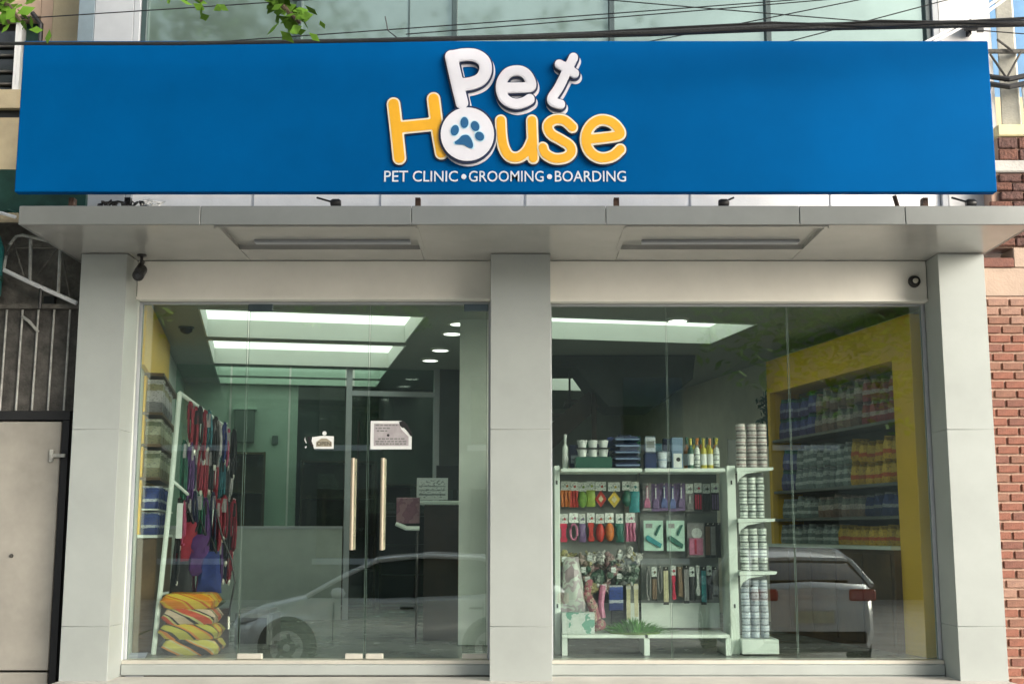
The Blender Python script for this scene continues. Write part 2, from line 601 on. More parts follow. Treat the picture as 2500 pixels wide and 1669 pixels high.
# canopy: soffit panels with two light recesses, fascia panels with open joints
CX0, CX1, CY0 = -3.262, 3.46, -1.2
can = BOX(CX0 + 0.03, CX1 - 0.03, CY0 + 0.05, 0.1, SZ + 0.118, SZ + 0.124).build('canopy', mUPGREY, shop)
REC = ((-1.955, -0.655), (0.775, 2.085))
RY0, RY1 = -1.13, -0.49
sxs = [CX0 + 0.004, -1.955, -0.655, 0.775, 2.085, CX1 - 0.004]
for i in range(5):
    a, b = sxs[i], sxs[i + 1]
    if (a, b) in REC:
        for y0, y1 in ((CY0 + 0.006, RY0), (RY1, -0.004)):
            BOX(a + 0.002, b - 0.002, y0, y1, SZ, SZ + 0.018).build('soffit_panel', mSOFFIT, can)
    else:
        BOX(a + 0.002, b - 0.002, CY0 + 0.006, -0.004, SZ, SZ + 0.018).build('soffit_panel', mSOFFIT, can)
for a, b in REC:
    r = MB()
    r.box(a, b, RY0 - 0.012, RY0, SZ + 0.019, SZ + 0.026)
    r.box(a, b, RY1, RY1 + 0.012, SZ + 0.019, SZ + 0.026)
    r.box(a - 0.012, a, RY0, RY1, SZ + 0.019, SZ + 0.026)
    r.box(b, b + 0.012, RY0, RY1, SZ + 0.019, SZ + 0.026)
    r.box(a, b, RY0, RY1, SZ + 0.0265, SZ + 0.034)
    rc = r.build('light_recess', mSOFFIT, can)
    t = MB()
    for y0, y1 in ((RY1 - 0.002, RY1 + 0.03), (RY0 - 0.03, RY0 + 0.002)):
        t.box(a - 0.018, b + 0.018, y0, y1, SZ - 0.006, SZ - 0.001)
    t.box(a - 0.03, a + 0.002, RY0 + 0.004, RY1 - 0.004, SZ - 0.006, SZ - 0.001)
    t.box(b - 0.002, b + 0.03, RY0 + 0.004, RY1 - 0.004, SZ - 0.006, SZ - 0.001)
    t.build('recess_trim', mSOFFIT, rc)
    BOX(a + 0.14, b - 0.06, -0.66, -0.60, SZ + 0.004, SZ + 0.026).build('tube_lamp', mUPGREY, rc, bevel=0.004)
fx = [CX0, -2.06, -0.665, 0.62, 1.90, 2.60, CX1]
for a, b in zip(fx[:-1], fx[1:]):
    BOX(a + 0.002, b - 0.002, CY0, CY0 + 0.02, SZ - 0.002 + random.uniform(-0.001, 0.001), SZ + 0.125).build('fascia_panel', mFASCIA, can, bevel=0.003)
BOX(CX0, CX0 + 0.02, CY0 + 0.022, 0.0, SZ - 0.002, SZ + 0.125).build('fascia_end', mFASCIA, can, bevel=0.003)
BOX(CX1 - 0.02, CX1, CY0 + 0.022, 0.0, SZ - 0.002, SZ + 0.125).build('fascia_end', mFASCIA, can, bevel=0.003)

# upper storey: white apron wall behind the sign, curtain wall above
up = BOX(-2.96, 3.30, 0.10, 0.35, SZ + 0.13, 4.93).build('upper_wall', mUPWALL, shop)
for x in (-2.0, -1.02, 0.10, 1.37, 2.45):
    BOX(x, x + 0.012, 0.094, 0.102, SZ + 0.15, 4.9).build('wall_joint', mUPGREY, up)
mUPGL = mat('grey_green_curtain_glass', (0.22, 0.30, 0.27), 0.03, metal=0.6, var=0.10, scale=1.2, spec=1.0)
MX = [-2.90, -1.681, -0.453, 0.786, 2.021, 3.282]
for a, b in zip(MX[:-1], MX[1:]):
    for z0, z1 in ((4.93, 6.75), (6.8, 8.6)):
        BOX(a + 0.022, b - 0.022, 0.13, 0.15, z0 + 0.03, z1 - 0.03).build('curtain_pane', mUPGL, up)
for x in MX:
    BOX(x - 0.022, x + 0.022, 0.085, 0.16, 4.93, 8.6).build('mullion', mMULL, up, bevel=0.004)
BOX(-0.822, -0.808, 0.125, 0.16, 4.94, 8.6).build('mullion', mMULL, up)
for z in (4.93, 6.75, 8.6):
    BOX(-2.88, 3.26, 0.11, 0.158, z, z + 0.05).build('transom', mMULL, up)
for x0, x1, m in ((-2.975, -2.925, mUPGREY), (-3.282, -2.977, mUPGREY), (-3.411, -3.284, mUPBLUE), (3.306, 3.352, mUPGREY), (3.354, 3.76, mat('light_grey_upper_wall', (0.56, 0.56, 0.55), 0.6, var=0.08))):
    BOX(x0, x1, 0.06, 0.4, SZ + 0.13, 8.7).build('pilaster', m, up, bevel=0.004)
BOX(-3.4, 3.74, 0.4, 9.0, 3.95, 8.7).build('storey_block', mUPGREY, up)
BOX(-3.41, 3.76, 0.02, 9.0, 8.72, 8.95).build('parapet', mUPWALL, up)

# ------------------------------------------------------------------ shop rooms
fl = MB(ROOM).box(-0.15, 6.25, -1.35, 8.0, 0.70, 0.855)
for v in fl.v:
    if v.y < 0.10:
        v.y = 0.10
structure('shop_floor', fl, mFLOORIN)
CZ = 3.545
holes = [(3.6, 5.0, 4.1, 5.5), (0.41, 2.22, 0.55, 1.95), (0.41, 2.25, 2.20, 3.78), (0.41, 2.26, 4.05, 4.80), (0.42, 2.28, 5.0, 5.58), (2.95, 5.07, 0.36, 1.45)]  # first opening is an extra cove, added to brighten the rear right wall
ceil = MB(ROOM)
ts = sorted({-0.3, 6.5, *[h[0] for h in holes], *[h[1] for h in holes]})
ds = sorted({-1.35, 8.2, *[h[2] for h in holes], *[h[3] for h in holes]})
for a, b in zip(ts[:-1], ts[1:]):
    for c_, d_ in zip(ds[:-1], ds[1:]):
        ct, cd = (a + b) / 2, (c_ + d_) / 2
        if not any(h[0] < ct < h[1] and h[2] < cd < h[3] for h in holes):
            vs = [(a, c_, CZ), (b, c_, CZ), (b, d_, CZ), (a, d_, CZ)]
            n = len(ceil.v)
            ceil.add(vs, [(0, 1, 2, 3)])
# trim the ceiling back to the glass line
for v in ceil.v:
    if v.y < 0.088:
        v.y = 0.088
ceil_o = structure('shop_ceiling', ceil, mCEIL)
for h in holes:
    a, b, c_, d_ = h
    mb = MB(ROOM)
    e = 0.014
    top = CZ + 0.17
    mb.box(a - e, a, c_ - e, d_ + e, CZ - 0.012, top)
    mb.box(b, b + e, c_ - e, d_ + e, CZ - 0.012, top)
    mb.box(a, b, c_ - e, c_, CZ - 0.012, top)
    mb.box(a, b, d_, d_ + e, CZ - 0.012, top)
    cv = mb.build('ceiling_cove', mCOVE, ceil_o)
    MB(ROOM).box(a + 0.002, b - 0.002, c_ + 0.002, d_ - 0.002, top - 0.02, top - 0.004).build('light_panel', mLIT, cv)
# walls
structure('shop_wall_left', MB(ROOM).box(-0.12, -0.002, -0.05, 8.0, 0.86, CZ), mRWHITE)
structure('shop_wall_right', MB(ROOM).box(6.11, 6.25, -1.15, 8.0, 0.86, CZ), mROLIVE)
bw = structure('shop_wall_back', MB(ROOM).box(0.0, 6.1, 7.9, 8.0, 0.86, CZ), mRWHITE)
structure('shop_wall_inner', MB(ROOM).box(1.35, 3.35, 5.9, 6.0, 0.86, CZ), mRDARK)  # dark colour stands in for the dim room beyond the inner door
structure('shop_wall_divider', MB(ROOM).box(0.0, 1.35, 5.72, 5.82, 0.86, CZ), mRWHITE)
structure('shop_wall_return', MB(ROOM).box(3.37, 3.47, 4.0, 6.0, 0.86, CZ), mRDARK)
structure('shop_column', BOX(-0.44, 0.16, 1.15, 1.55, 0.86, CZ), mRWHITE)

# downlights
k = 0
for t, d in ((2.56, 0.80), (2.58, 1.33), (2.62, 2.36), (2.62, 3.10), (4.34, 0.27), (4.37, 3.80)):
    x, y = wr(t, d)
    lab = ['round lit downlight nearest the glass in the ceiling row over the doors', 'second lit downlight from the glass in the ceiling row over the doors',
           'third lit downlight from the glass in the ceiling row over the doors', 'farthest lit downlight of the ceiling row over the doors',
           'round lit downlight in front of the ceiling cove over the display window', 'round lit downlight deep inside, seen beside the central pillar'][k]
    k += 1
    dl = thing('downlight', lab, 'downlight', (x, y, CZ - 0.02), 'round ceiling downlights')
    MB().lathe([(0.085, 0.006), (0.085, 0.018), (0.098, 0.018), (0.098, 0.0), (0.08, 0.0)], (x, y, CZ - 0.02), 20).build('rim', mCOVE, dl, smooth=True)
    MB().lathe([(0.078, -0.002), (0.078, 0.008)], (x, y, CZ - 0.02), 20).build('lens', mLIT2, dl)
x, y = wr(0.25, 1.53)
cmd = thing('dome_detector', 'small dark dome detector on the shop ceiling beside the light coves', 'detector', (x, y, CZ))
MB().lathe([(0.02, -0.06), (0.05, -0.04), (0.06, 0.0)], (x, y, CZ), 14).build('dome', mBLACK, cmd, smooth=True)
MB().lathe([(0.07, -0.012), (0.07, 0.0)], (x, y, CZ), 14).build('base', mPATCH, cmd)


# glazed partition at the back of the sales room (low panel, panes above, framed inner door)
PD = 3.90
part = thing('glass_partition', 'aluminium framed glass partition with white lower panel behind the entrance doors', 'partition', (*wr(1.2, PD), 0.855))
MB(ROOM).box(0.0, 1.80, PD - 0.03, PD + 0.03, 0.856, 1.80).build('lower_panel', mat('pale_panel', (0.36, 0.40, 0.37), 0.6, var=0.06), part)
MB(ROOM).box(0.0, 1.80, PD - 0.04, PD + 0.04, 1.80, 1.83).build('middle_rail', mUPGREY, part)
for a, b, z0, z1 in ((0.02, 0.58, 1.835, 3.53), (0.60, 1.20, 1.835, 3.53), (1.22, 1.80, 1.835, 3.53), (1.90, 2.78, 3.29, 3.53)):
    MB(ROOM).box(a, b, PD - 0.004, PD + 0.004, z0, z1).build('pane', mGLASSIN, part)
for t in (1.845, 2.80):
    MB(ROOM).box(t - 0.03, t + 0.03, PD - 0.04, PD + 0.04, 0.856, 3.54).build('post', mUPGREY, part)
MB(ROOM).box(1.876, 2.769, PD - 0.035, PD + 0.035, 3.23, 3.285).build('door_head', mUPGREY, part)
idr = MB(ROOM).box(1.882, 2.764, PD - 0.004, PD + 0.004, 0.87, 3.225).build('inner_door', mGLASSIN, part)
MB(ROOM).tube([(1.95, PD - 0.05, 1.75), (1.95, PD - 0.05, 2.95)], 0.012, 8).build('handle', mBLACK, idr)
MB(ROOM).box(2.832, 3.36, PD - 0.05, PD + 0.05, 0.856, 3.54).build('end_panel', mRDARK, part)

# back of the shop: electric box, cabinets, dark shelf behind the partition
x, y = wr(0.72, 5.70)
eb = thing('wall_cabinet', 'small grey box on the white wall behind the partition', 'cabinet', (x, y, 2.75))
MB(ROOM).box(0.60, 0.84, 5.60, 5.715, 2.83, 3.22).build('body', mPEG, eb, bevel=0.006)
MB(ROOM).box(0.58, 0.86, 5.59, 5.715, 3.225, 3.25).build('lid', mSHELF, eb)
MB(ROOM).box(1.05, 1.12, 5.69, 5.715, 2.82, 2.92).build('switch', mPEG, eb)


def cabinet(name, label, t0, t1, d0, d1, z1, rows, m, cat='cabinet'):
    o = thing(name, label, cat, (*wr((t0 + t1) / 2, (d0 + d1) / 2), 0.856))
    MB(ROOM).box(t0, t0 + 0.025, d0, d1, 0.856, z1).build('side', m, o)
    MB(ROOM).box(t1 - 0.025, t1, d0, d1, 0.856, z1).build('side', m, o)
    MB(ROOM).box(t0 + 0.026, t1 - 0.026, d1 - 0.02, d1, 0.856, z1).build('back_panel', m, o)
    for k in range(rows + 1):
        z = 0.87 + (z1 - 0.9) * k / rows
        MB(ROOM).box(t0 + 0.026, t1 - 0.026, d0, d1 - 0.021, z, z + 0.025).build('shelf', m, o)
    return o


cabinet('dark_cabinet', 'tall dark cabinet on the white back wall beside the leash rack', 0.50, 0.98, 5.30, 5.68, 2.70, 4, mBROWN)
cabinet('shelf_unit', 'wide dark shelf unit behind the partition panes', 1.40, 2.30, 5.45, 5.88, 2.62, 4, mDKWOOD)
cabinet('shelf_unit', 'dark shelf unit seen through the inner glass door', 2.35, 3.2, 5.45, 5.88, 2.35, 4, mDKWOOD)

# reception counter by the central pillar, with a card holder and a pink pack
cn = thing('reception_counter', 'dark brown reception counter with white top beside the central pillar', 'counter', (-0.4, 1.9, 0.856))
BOX(-0.76, 0.22, 1.62, 2.2, 0.858, 2.0).build('front', mDKWOOD, cn, bevel=0.005)
BOX(-0.80, 0.24, 1.57, 2.25, 2.0, 2.035).build('top', mSHELF, cn, bevel=0.006)
BOX(-0.30, -0.26, 1.60, 1.619, 0.87, 1.98).build('trim', mBROWN, cn)
mPRINT = banded('printed_notice', [(0, (0.6, 0.62, 0.6)), (0.15, (0.2, 0.22, 0.22)), (0.25, (0.62, 0.64, 0.62)), (0.4, (0.36, 0.38, 0.37)), (0.48, (0.64, 0.66, 0.64)), (0.62, (0.36, 0.38, 0.37)), (0.7, (0.66, 0.68, 0.66))], inkamt=0.6, iscale=(50, 50, 90))
ch = thing('card_holder', 'white printed card standing on the reception counter', 'notice', (-0.69, 1.66, 2.035))
c1 = MB().add([(-0.83, 1.66, 2.04), (-0.56, 1.68, 2.045), (-0.56, 1.70, 2.235), (-0.83, 1.68, 2.235), (-0.83, 1.672, 2.04), (-0.56, 1.692, 2.045), (-0.56, 1.712, 2.235), (-0.83, 1.692, 2.235)],
              [(0, 1, 2, 3), (7, 6, 5, 4), (0, 4, 5, 1), (1, 5, 6, 2), (2, 6, 7, 3), (3, 7, 4, 0)])
c1.build('card', mPAPER, ch)
MB().add([(-0.81, 1.659, 2.06), (-0.58, 1.678, 2.065), (-0.58, 1.696, 2.215), (-0.81, 1.677, 2.215)], [(0, 1, 2, 3)]).build('print', mPRINT, ch)
pp = thing('pink_pack', 'pink pack leaning before the reception counter', 'pack', (-0.9, 1.5, 1.78))
pk = MB()
pk.box(-0.99, -0.79, 1.50, 1.54, 1.84, 2.06)
pk.build('pack', pack('pink_pack_print', [(0.17, 0.07, 0.10), (0.15, 0.06, 0.09), (0.22, 0.12, 0.14)], 14), pp, bevel=0.006)
MB().tube([(-0.99, 1.51, 1.84), (-0.90, 1.50, 1.80), (-0.79, 1.51, 1.80)], 0.02, 8).build('bracket', mSHELF, pp)
MB().tube([(-0.81, 1.53, 1.80), (-0.81, 1.53, 0.857)], 0.012, 8).build('stand_pole', mBLACK, pp)
mn = thing('monitor', 'dark monitor on the reception counter seen above the card', 'monitor', (-0.55, 1.95, 2.035))
BOX(-0.68, -0.34, 1.98, 2.01, 2.14, 2.36).build('screen', mBLACK, mn, bevel=0.004)
BOX(-0.53, -0.49, 1.99, 2.02, 2.05, 2.15).build('stand', mBLACK, mn)
BOX(-0.60, -0.42, 1.93, 2.06, 2.036, 2.05).build('foot', mBLACK, mn)

# dark stair bulkhead and stair flight behind the display window
st = thing('staircase', 'dark stair flight and boxed bulkhead under the ceiling behind the display shelves', 'stairs', (0.9, 3.6, 0.856))
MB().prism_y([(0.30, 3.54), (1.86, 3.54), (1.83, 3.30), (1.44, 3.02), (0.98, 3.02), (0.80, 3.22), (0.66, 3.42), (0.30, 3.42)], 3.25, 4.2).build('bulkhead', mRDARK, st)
MB().prism_y([(0.80, 3.22), (0.90, 3.05), (-0.55, 1.75), (-0.70, 1.90)], 3.6, 3.66).build('stringer', mDKWOOD, st)
for k in range(9):
    x0 = 0.72 - k * 0.155
    z0 = 3.10 - k * 0.142
    BOX(x0 - 0.16, x0 + 0.10, 3.67, 4.2, z0, z0 + 0.035).build('tread', mDKWOOD, st)
BOX(0.82, 0.87, 3.5, 3.55, 0.857, 3.19).build('post', mDKWOOD, st)
for k in range(4):
    x0 = 0.60 - k * 0.25
    MB().tube([(x0, 3.62, 3.02 - k * 0.23), (x0, 3.62, 3.5)], 0.012, 6).build('baluster', mBLACK, st)

# ------------------------------------------------------------------ left wall shelving with packs
lw = thing('wall_shelf', 'brown wall shelf unit with yellow header inside the window edge', 'shelf unit', (*wr(0.14, 1.1), 0.856))
MB(ROOM).box(0.005, 0.15, 0.55, 2.3, 0.858, 1.72).build('base_cabinet', mBROWN, lw, bevel=0.004)
for z in (1.724, 2.17, 2.43, 2.68, 2.99):
    MB(ROOM).box(0.005, 0.155, 0.54, 2.3, z, z + 0.022).build('shelf', mBROWN if z > 2 else mSHELF, lw)
MB(ROOM).box(0.003, 0.02, 0.55, 2.3, 1.75, 3.02).build('back_panel', mYELLOW, lw)
MB(ROOM).box(0.003, 0.04, 0.10, 2.6, 3.02, 3.54).build('header', mYELLOW, lw)
mBLUEPK = banded('blue_white_pack', [(0, (0.03, 0.05, 0.2)), (0.3, (0.5, 0.55, 0.6)), (0.42, (0.04, 0.07, 0.28)), (0.8, (0.06, 0.10, 0.34)), (0.93, (0.5, 0.52, 0.55))], oval=(0.6, 0.14, (0.55, 0.58, 0.6)))
mOLIVPK = banded('olive_pack', [(0, (0.24, 0.22, 0.12)), (0.35, (0.42, 0.43, 0.30)), (0.7, (0.18, 0.20, 0.12)), (0.88, (0.5, 0.5, 0.4))], oval=(0.5, 0.13, (0.6, 0.58, 0.42)))
mGREYPK = banded('grey_pack', [(0, (0.14, 0.13, 0.14)), (0.3, (0.36, 0.34, 0.35)), (0.65, (0.22, 0.20, 0.11)), (0.85, (0.40, 0.39, 0.38))], oval=(0.45, 0.13, (0.5, 0.48, 0.46)))


def packet(name, label, cat, M, x0, x1, y0, y1, z0, z1, m, group, seed=0):
    """upright sealed pouch: flat bottom, bulging middle, crimped top"""
    mb = MB(M)
    prof = [(0.0, 0.92, 1.0), (0.18, 1.0, 1.0), (0.6, 0.97, 0.85), (0.88, 0.95, 0.35), (0.9, 1.0, 0.12), (1.0, 1.0, 0.10)]
    rnd = random.Random(seed)
    cx, cy, hx, hy = (x0 + x1) / 2, (y0 + y1) / 2, (x1 - x0) / 2, (y1 - y0) / 2
    vs, fs = [], []
    for f, sx, sy in prof:
        z = z0 + (z1 - z0) * f
        jx = rnd.uniform(-0.05, 0.05) * hx
        for a, b in ((-1, -0.7), (-0.7, -1), (0.7, -1), (1, -0.7), (1, 0.7), (0.7, 1), (-0.7, 1), (-1, 0.7)):
            vs.append((cx + jx + a * hx * sx, cy + b * hy * sy, z))
    n = 8
    for i in range(len(prof) - 1):
        for k in range(n):
            fs.append((i * n + k, i * n + (k + 1) % n, (i + 1) * n + (k + 1) % n, (i + 1) * n + k))
    fs.append(tuple(reversed(range(n))))
    fs.append(tuple(range((len(prof) - 1) * n, len(prof) * n)))
    mb.add(vs, fs)
    base = (M @ Vector((cx, cy, z0))) if M is not None else Vector((cx, cy, z0))
    o = mb.build(name, m, at=base, smooth=True)
    return tag(o, label, cat, group)


rows = [(1.748, 0.20, mBLUEPK, 'blue and white pack on the lowest tier of the brown wall shelf', 'blue packs on the wall shelf'),
        (1.95, 0.20, mBLUEPK, 'blue and white pack on the second tier of the brown wall shelf', 'blue packs second tier'),
        (2.194, 0.22, mOLIVPK, 'olive pouch on the third tier of the brown wall shelf', 'olive pouches lower tier'),
        (2.454, 0.21, mOLIVPK, 'olive pouch on the fourth tier of the brown wall shelf', 'olive pouches upper tier'),
        (2.704, 0.27, mGREYPK, 'grey pouch on the top tier of the brown wall shelf', 'grey pouches on the wall shelf')]
for i, (z, h, m, lab, grp) in enumerate(rows):
    if i == 1:
        MB(ROOM).box(0.03, 0.15, 0.55, 2.3, 1.948 - 0.012, 1.948).build('shelf', mSHELF, lw)
        h = 0.19
    if i == 0:
        h = 0.185
    d = 0.555
    n = 0
    while d < 1.7:
        w = random.uniform(0.12, 0.17)
        for q in (0,):
            packet('pouch', lab, 'pouch', ROOM, 0.025, 0.15, d, d + w, z, z + h * random.uniform(0.9, 1.0), m, grp, n + 31 * i)
        d += w + 0.012
        n += 1

# ------------------------------------------------------------------ leash rack with hanging leashes and harnesses
rk = thing('leash_rack', 'white metal leash rack leaning back beside the left window edge', 'rack', (-2.74, 0.75, 0.856))
MB().tube([(-2.705, 0.42, 0.858), (-2.635, 0.46, 2.10), (-2.605, 0.48, 2.845)], 0.02, 8).build('post', mSHELF, rk)
MB().tube([(-2.72, 1.9, 0.858), (-2.62, 1.9, 2.69)], 0.015, 8).build('post', mSHELF, rk)
MB().tube([(-2.605, 0.48, 2.845), (-2.44, 1.40, 2.645)], 0.016, 8).build('top_bar', mSHELF, rk)
MB().tube([(-2.625, 0.46, 2.16), (-2.54, 0.60, 2.06)], 0.012, 8).build('arm', mSHELF, rk)
MB().tube([(-2.44, 1.40, 2.645), (-2.62, 1.9, 2.69)], 0.012, 8).build('back_bar', mSHELF, rk)
MB().tube([(-2.685, 0.44, 1.30), (-2.66, 1.9, 1.30)], 0.012, 8).build('stretcher', mSHELF, rk)
hooks = MB()
LC = {'red': (0.26, 0.012, 0.03), 'black': (0.015, 0.015, 0.017), 'blue': (0.015, 0.03, 0.16), 'grey': (0.40, 0.38, 0.38), 'green': (0.012, 0.10, 0.06),
      'purple': (0.07, 0.02, 0.12), 'pink': (0.35, 0.05, 0.12), 'navy': (0.01, 0.015, 0.05), 'teal': (0.02, 0.13, 0.16)}
LM = {k: mat(k + '_webbing', v, 0.75, var=0.2, scale=30) for k, v in LC.items()}


def leash(col, label, x, y, ztop, L, w=0.05, loops=2, seed=0):
    """doubled webbing strap hanging from a hook, with clasp"""
    rnd = random.Random(seed)
    o = thing('leash', label, 'leash', (x, y, ztop - L))
    for q in range(loops):
        mb = MB()
        wob = rnd.uniform(-0.02, 0.02)
        ww = w * rnd.uniform(0.7, 1.2)
        dy = rnd.uniform(-0.03, 0.03)
        pts = []
        for k in range(13):
            s = k / 12
            ang = s * 2 * math.pi
            px = x + math.sin(ang) * ww * (0.35 + 0.65 * (1 - math.cos(ang)) / 2) + wob * math.sin(ang / 2)
            pz = ztop - L * (0.9 + 0.1 * rnd.random() if q else 1.0) * (1 - math.cos(ang)) / 2
            pts.append((px, y + dy + 0.015 * math.sin(ang * 2), pz))
        mb.tube(pts, rnd.uniform(0.006, 0.011), 5)
        mb.build('strap', LM[col], o, smooth=True)
    MB().lathe([(0.008, 0), (0.014, 0.02), (0.014, 0.04), (0.006, 0.05)], (x, y, ztop - L - 0.02), 8).build('clasp', mSTEEL, o, smooth=True)
    MB().box(x - 0.022, x + 0.022, y - 0.02, y - 0.014, ztop - 0.14, ztop - 0.03).build('tag_card', LM['grey'] if rnd.random() < 0.5 else LM['black'], o)


pal = ['red', 'black', 'navy', 'red', 'grey', 'green', 'black', 'blue', 'purple', 'red', 'pink', 'navy', 'teal', 'black']
tier_names = ['uppermost', 'second', 'third', 'lowest']
ORD = ['first', 'second', 'third', 'fourth', 'fifth', 'sixth', 'seventh', 'eighth', 'ninth', 'tenth', 'eleventh']
rl = random.Random(77)
for tier in range(4):
    for k in range(10):
        c = pal[(tier * 5 + k * 3) % len(pal)]
        f = (k + 0.5) / 10
        x = -2.575 + 0.26 * f - 0.02 * tier + rl.uniform(-0.012, 0.012) + (0.07 * f if tier >= 2 else 0)
        y = 0.60 + 0.62 * f
        z = [2.80 - 0.20 * f, 2.46 - 0.10 * f, 2.08 - 0.05 * f, 1.76 - 0.03 * f][tier] + rl.uniform(-0.03, 0.03)
        L = [0.40, 0.46, 0.48, 0.44][tier] * rl.uniform(0.75, 1.1)
        hooks.tube([(x, y, z), (x, y + 0.06, z + 0.01)], 0.004, 6)
        hooks.tube([(x, y + 0.06, z + 0.01), (x - 0.03, y + 0.12, z + 0.02)], 0.004, 6)
        leash(c, '%s leash hanging %s from the post in the %s tier of the rack' % (c, ORD[k], tier_names[tier]), x, y, z + 0.01, L, 0.022 + 0.010 * (tier > 1), 4, tier * 10 + k)
hooks.build('hook_rail', mSHELF, rk)
MB().tube([(-2.70, 1.35, 1.1), (-2.66, 1.35, 2.72)], 0.014, 6).build('inner_post', mSHELF, rk)
# tall white label on the rack
tg = BOX(-2.60, -2.555, 0.52, 0.526, 1.72, 1.99).build('price_strip', mPAPER, at=(-2.6, 0.70, 1.70))
tag(tg, 'white price strip hanging under the rack arm among the leashes', 'price tag')
# blue and teal harness bags hanging low
for i, (c, x, z0, z1, lab) in enumerate((('blue', -2.36, 1.28, 1.72, 'blue harness bag hanging lowest on the outer side of the leash rack'),
                                          ('purple', -2.45, 1.40, 1.86, 'dark purple harness hanging in the middle of the leash rack'),
                                          ('red', -2.55, 1.50, 1.95, 'dark red harness hanging in the middle of the leash rack'),
                                          ('black', -2.58, 1.26, 1.62, 'black harness hanging just above the yellow bags'))):
    o = thing('harness', lab, 'harness', (x, 0.66, z0))
    mb = MB()
    mb.pillow(-0.085, 0.085, -0.16, 0.16, -0.03, 0.03, 6, 8, i, 0.5)
    mb.v = [Vector((x + v.x * (1.1 - 0.9 * (v.y + 0.16)), 0.66 + v.z, (z0 + z1) / 2 - 0.04 + v.y)) for v in mb.v]
    mb.build('pad', LM[c], o, smooth=True)
    MB().tube([(x - 0.05, 0.66, z1 - 0.12), (x, 0.66, z1), (x + 0.05, 0.66, z1 - 0.12)], 0.012, 6).build('strap', LM['black'], o)
cw = thing('long_lead', 'thin dark looped lead hanging off the outer end of the leash rack', 'leash', (-2.25, 0.7, 1.1))
MB().tube([(-2.34, 0.7, 1.95), (-2.28, 0.7, 1.72), (-2.20, 0.7, 1.55), (-2.17, 0.7, 1.38), (-2.20, 0.7, 1.2), (-2.21, 0.7, 1.02)], 0.008, 6).build('cord', mBLACK, cw)
MB().tube([(-2.21, 0.7, 1.02), (-2.21, 0.7, 1.12)], 0.012, 6).build('clip', mSTEEL, cw)

# ------------------------------------------------------------------ stack of yellow and orange food bags
BAGP = [[(0.62, 0.20, 0.01), (0.62, 0.40, 0.02), (0.50, 0.09, 0.01), (0.62, 0.45, 0.05)],
        [(0.55, 0.07, 0.02), (0.50, 0.48, 0.20), (0.02, 0.02, 0.015), (0.55, 0.42, 0.30)],
        [(0.55, 0.42, 0.03), (0.62, 0.20, 0.02), (0.03, 0.03, 0.02), (0.45, 0.42, 0.06)],
        [(0.50, 0.45, 0.08), (0.45, 0.44, 0.22), (0.60, 0.22, 0.03), (0.02, 0.02, 0.02)]]
labs = ['orange and yellow food bag on top of the stack under the leashes', 'orange, cream and black food bag second from the top of the stack',
        'yellow and orange food bag third from the top of the stack', 'pale yellow food bag at the bottom of the stack by the window']
for i in range(4):
    z1 = 1.31 - i * 0.113
    m = pack('food_bag_print', BAGP[i], 2.2, 0.3, (1, 1, 1.6), 'wave')
    mb = MB().pillow(-2.655 + 0.02 * (i % 2), -2.255 + 0.015 * i, 0.34, 0.66, z1 - 0.118, z1, 14, 9, i + 5, 0.10, 9.0)
    o = mb.build('food_bag', m, at=(-2.45, 0.5, z1 - 0.118), smooth=True)
    tag(o, labs[i], 'bag', 'stacked food bags')
gb = MB().pillow(-2.66, -2.30, 0.70, 0.98, 1.16, 1.28, 8, 6, 9, 0.12).build('food_bag', mat('green_bag', (0.10, 0.13, 0.05), 0.4), at=(-2.5, 0.85, 0.86), smooth=True)
tag(gb, 'olive green bag lying behind the stack of yellow food bags', 'bag')
bx = BOX(-2.70, -2.28, 0.70, 1.05, 0.857, 1.165).build('carton', mDKWOOD, at=(-2.5, 0.85, 0.857), bevel=0.004)
tag(bx, 'dark carton standing behind the stack of yellow food bags', 'carton')
bc = thing('pet_carrier', 'dark low pet carrier on the floor beside the yellow bags', 'carrier', (-2.05, 1.0, 0.857))
BOX(-2.20, -1.90, 0.85, 1.25, 0.858, 1.16).build('shell', mPEG, bc, bevel=0.03, seg=2, smooth=True)
BOX(-2.16, -1.94, 0.835, 0.848, 0.90, 1.10).build('door', mBLACK, bc)

# ------------------------------------------------------------------ stickers on the glass doors
st1 = thing('door_notice', 'large white notice sheet with grey print stuck on the entrance door glass', 'notice', (-0.894, -0.008, 2.375))
nt_poly = [(-1.047, 2.372), (-0.742, 2.372), (-0.742, 2.47), (-0.80, 2.53), (-0.815, 2.582), (-1.047, 2.582)]
MB().prism_y(nt_poly, -0.0085, -0.0065).build('sheet', mPAPER, st1)
mNOTE = mat('grey_rose_print', (0.40, 0.37, 0.38), 0.7, var=0.15, scale=12)
MB().prism_y([(-1.022, 2.398), (-0.765, 2.398), (-0.765, 2.465), (-0.82, 2.52), (-0.84, 2.562), (-1.022, 2.562)], -0.0105, -0.0092).build('print_field', mNOTE, st1)
for z_, xa, xb in ((2.545, -1.01, -0.86), (2.523, -1.01, -0.90), (2.503, -1.0, -0.93), (2.445, -0.99, -0.80), (2.425, -1.01, -0.79), (2.408, -1.005, -0.78)):
    x_ = xa
    rt = random.Random(int(z_ * 1000))
    while x_ < xb:
        wd = rt.uniform(0.012, 0.03)
        MB().prism_y([(x_, z_), (x_ + wd, z_), (x_ + wd, z_ + 0.009), (x_, z_ + 0.009)], -0.0118, -0.0108).build('print_word', mPEG, st1)
        x_ += wd + 0.007
MB().prism_y([(-0.835, 2.575), (-0.805, 2.583), (-0.775, 2.555), (-0.745, 2.50), (-0.738, 2.466), (-0.752, 2.472), (-0.79, 2.535), (-0.812, 2.53), (-0.832, 2.548)], -0.0125, -0.0112).build('dark_corner_mark', mBLACK, st1)
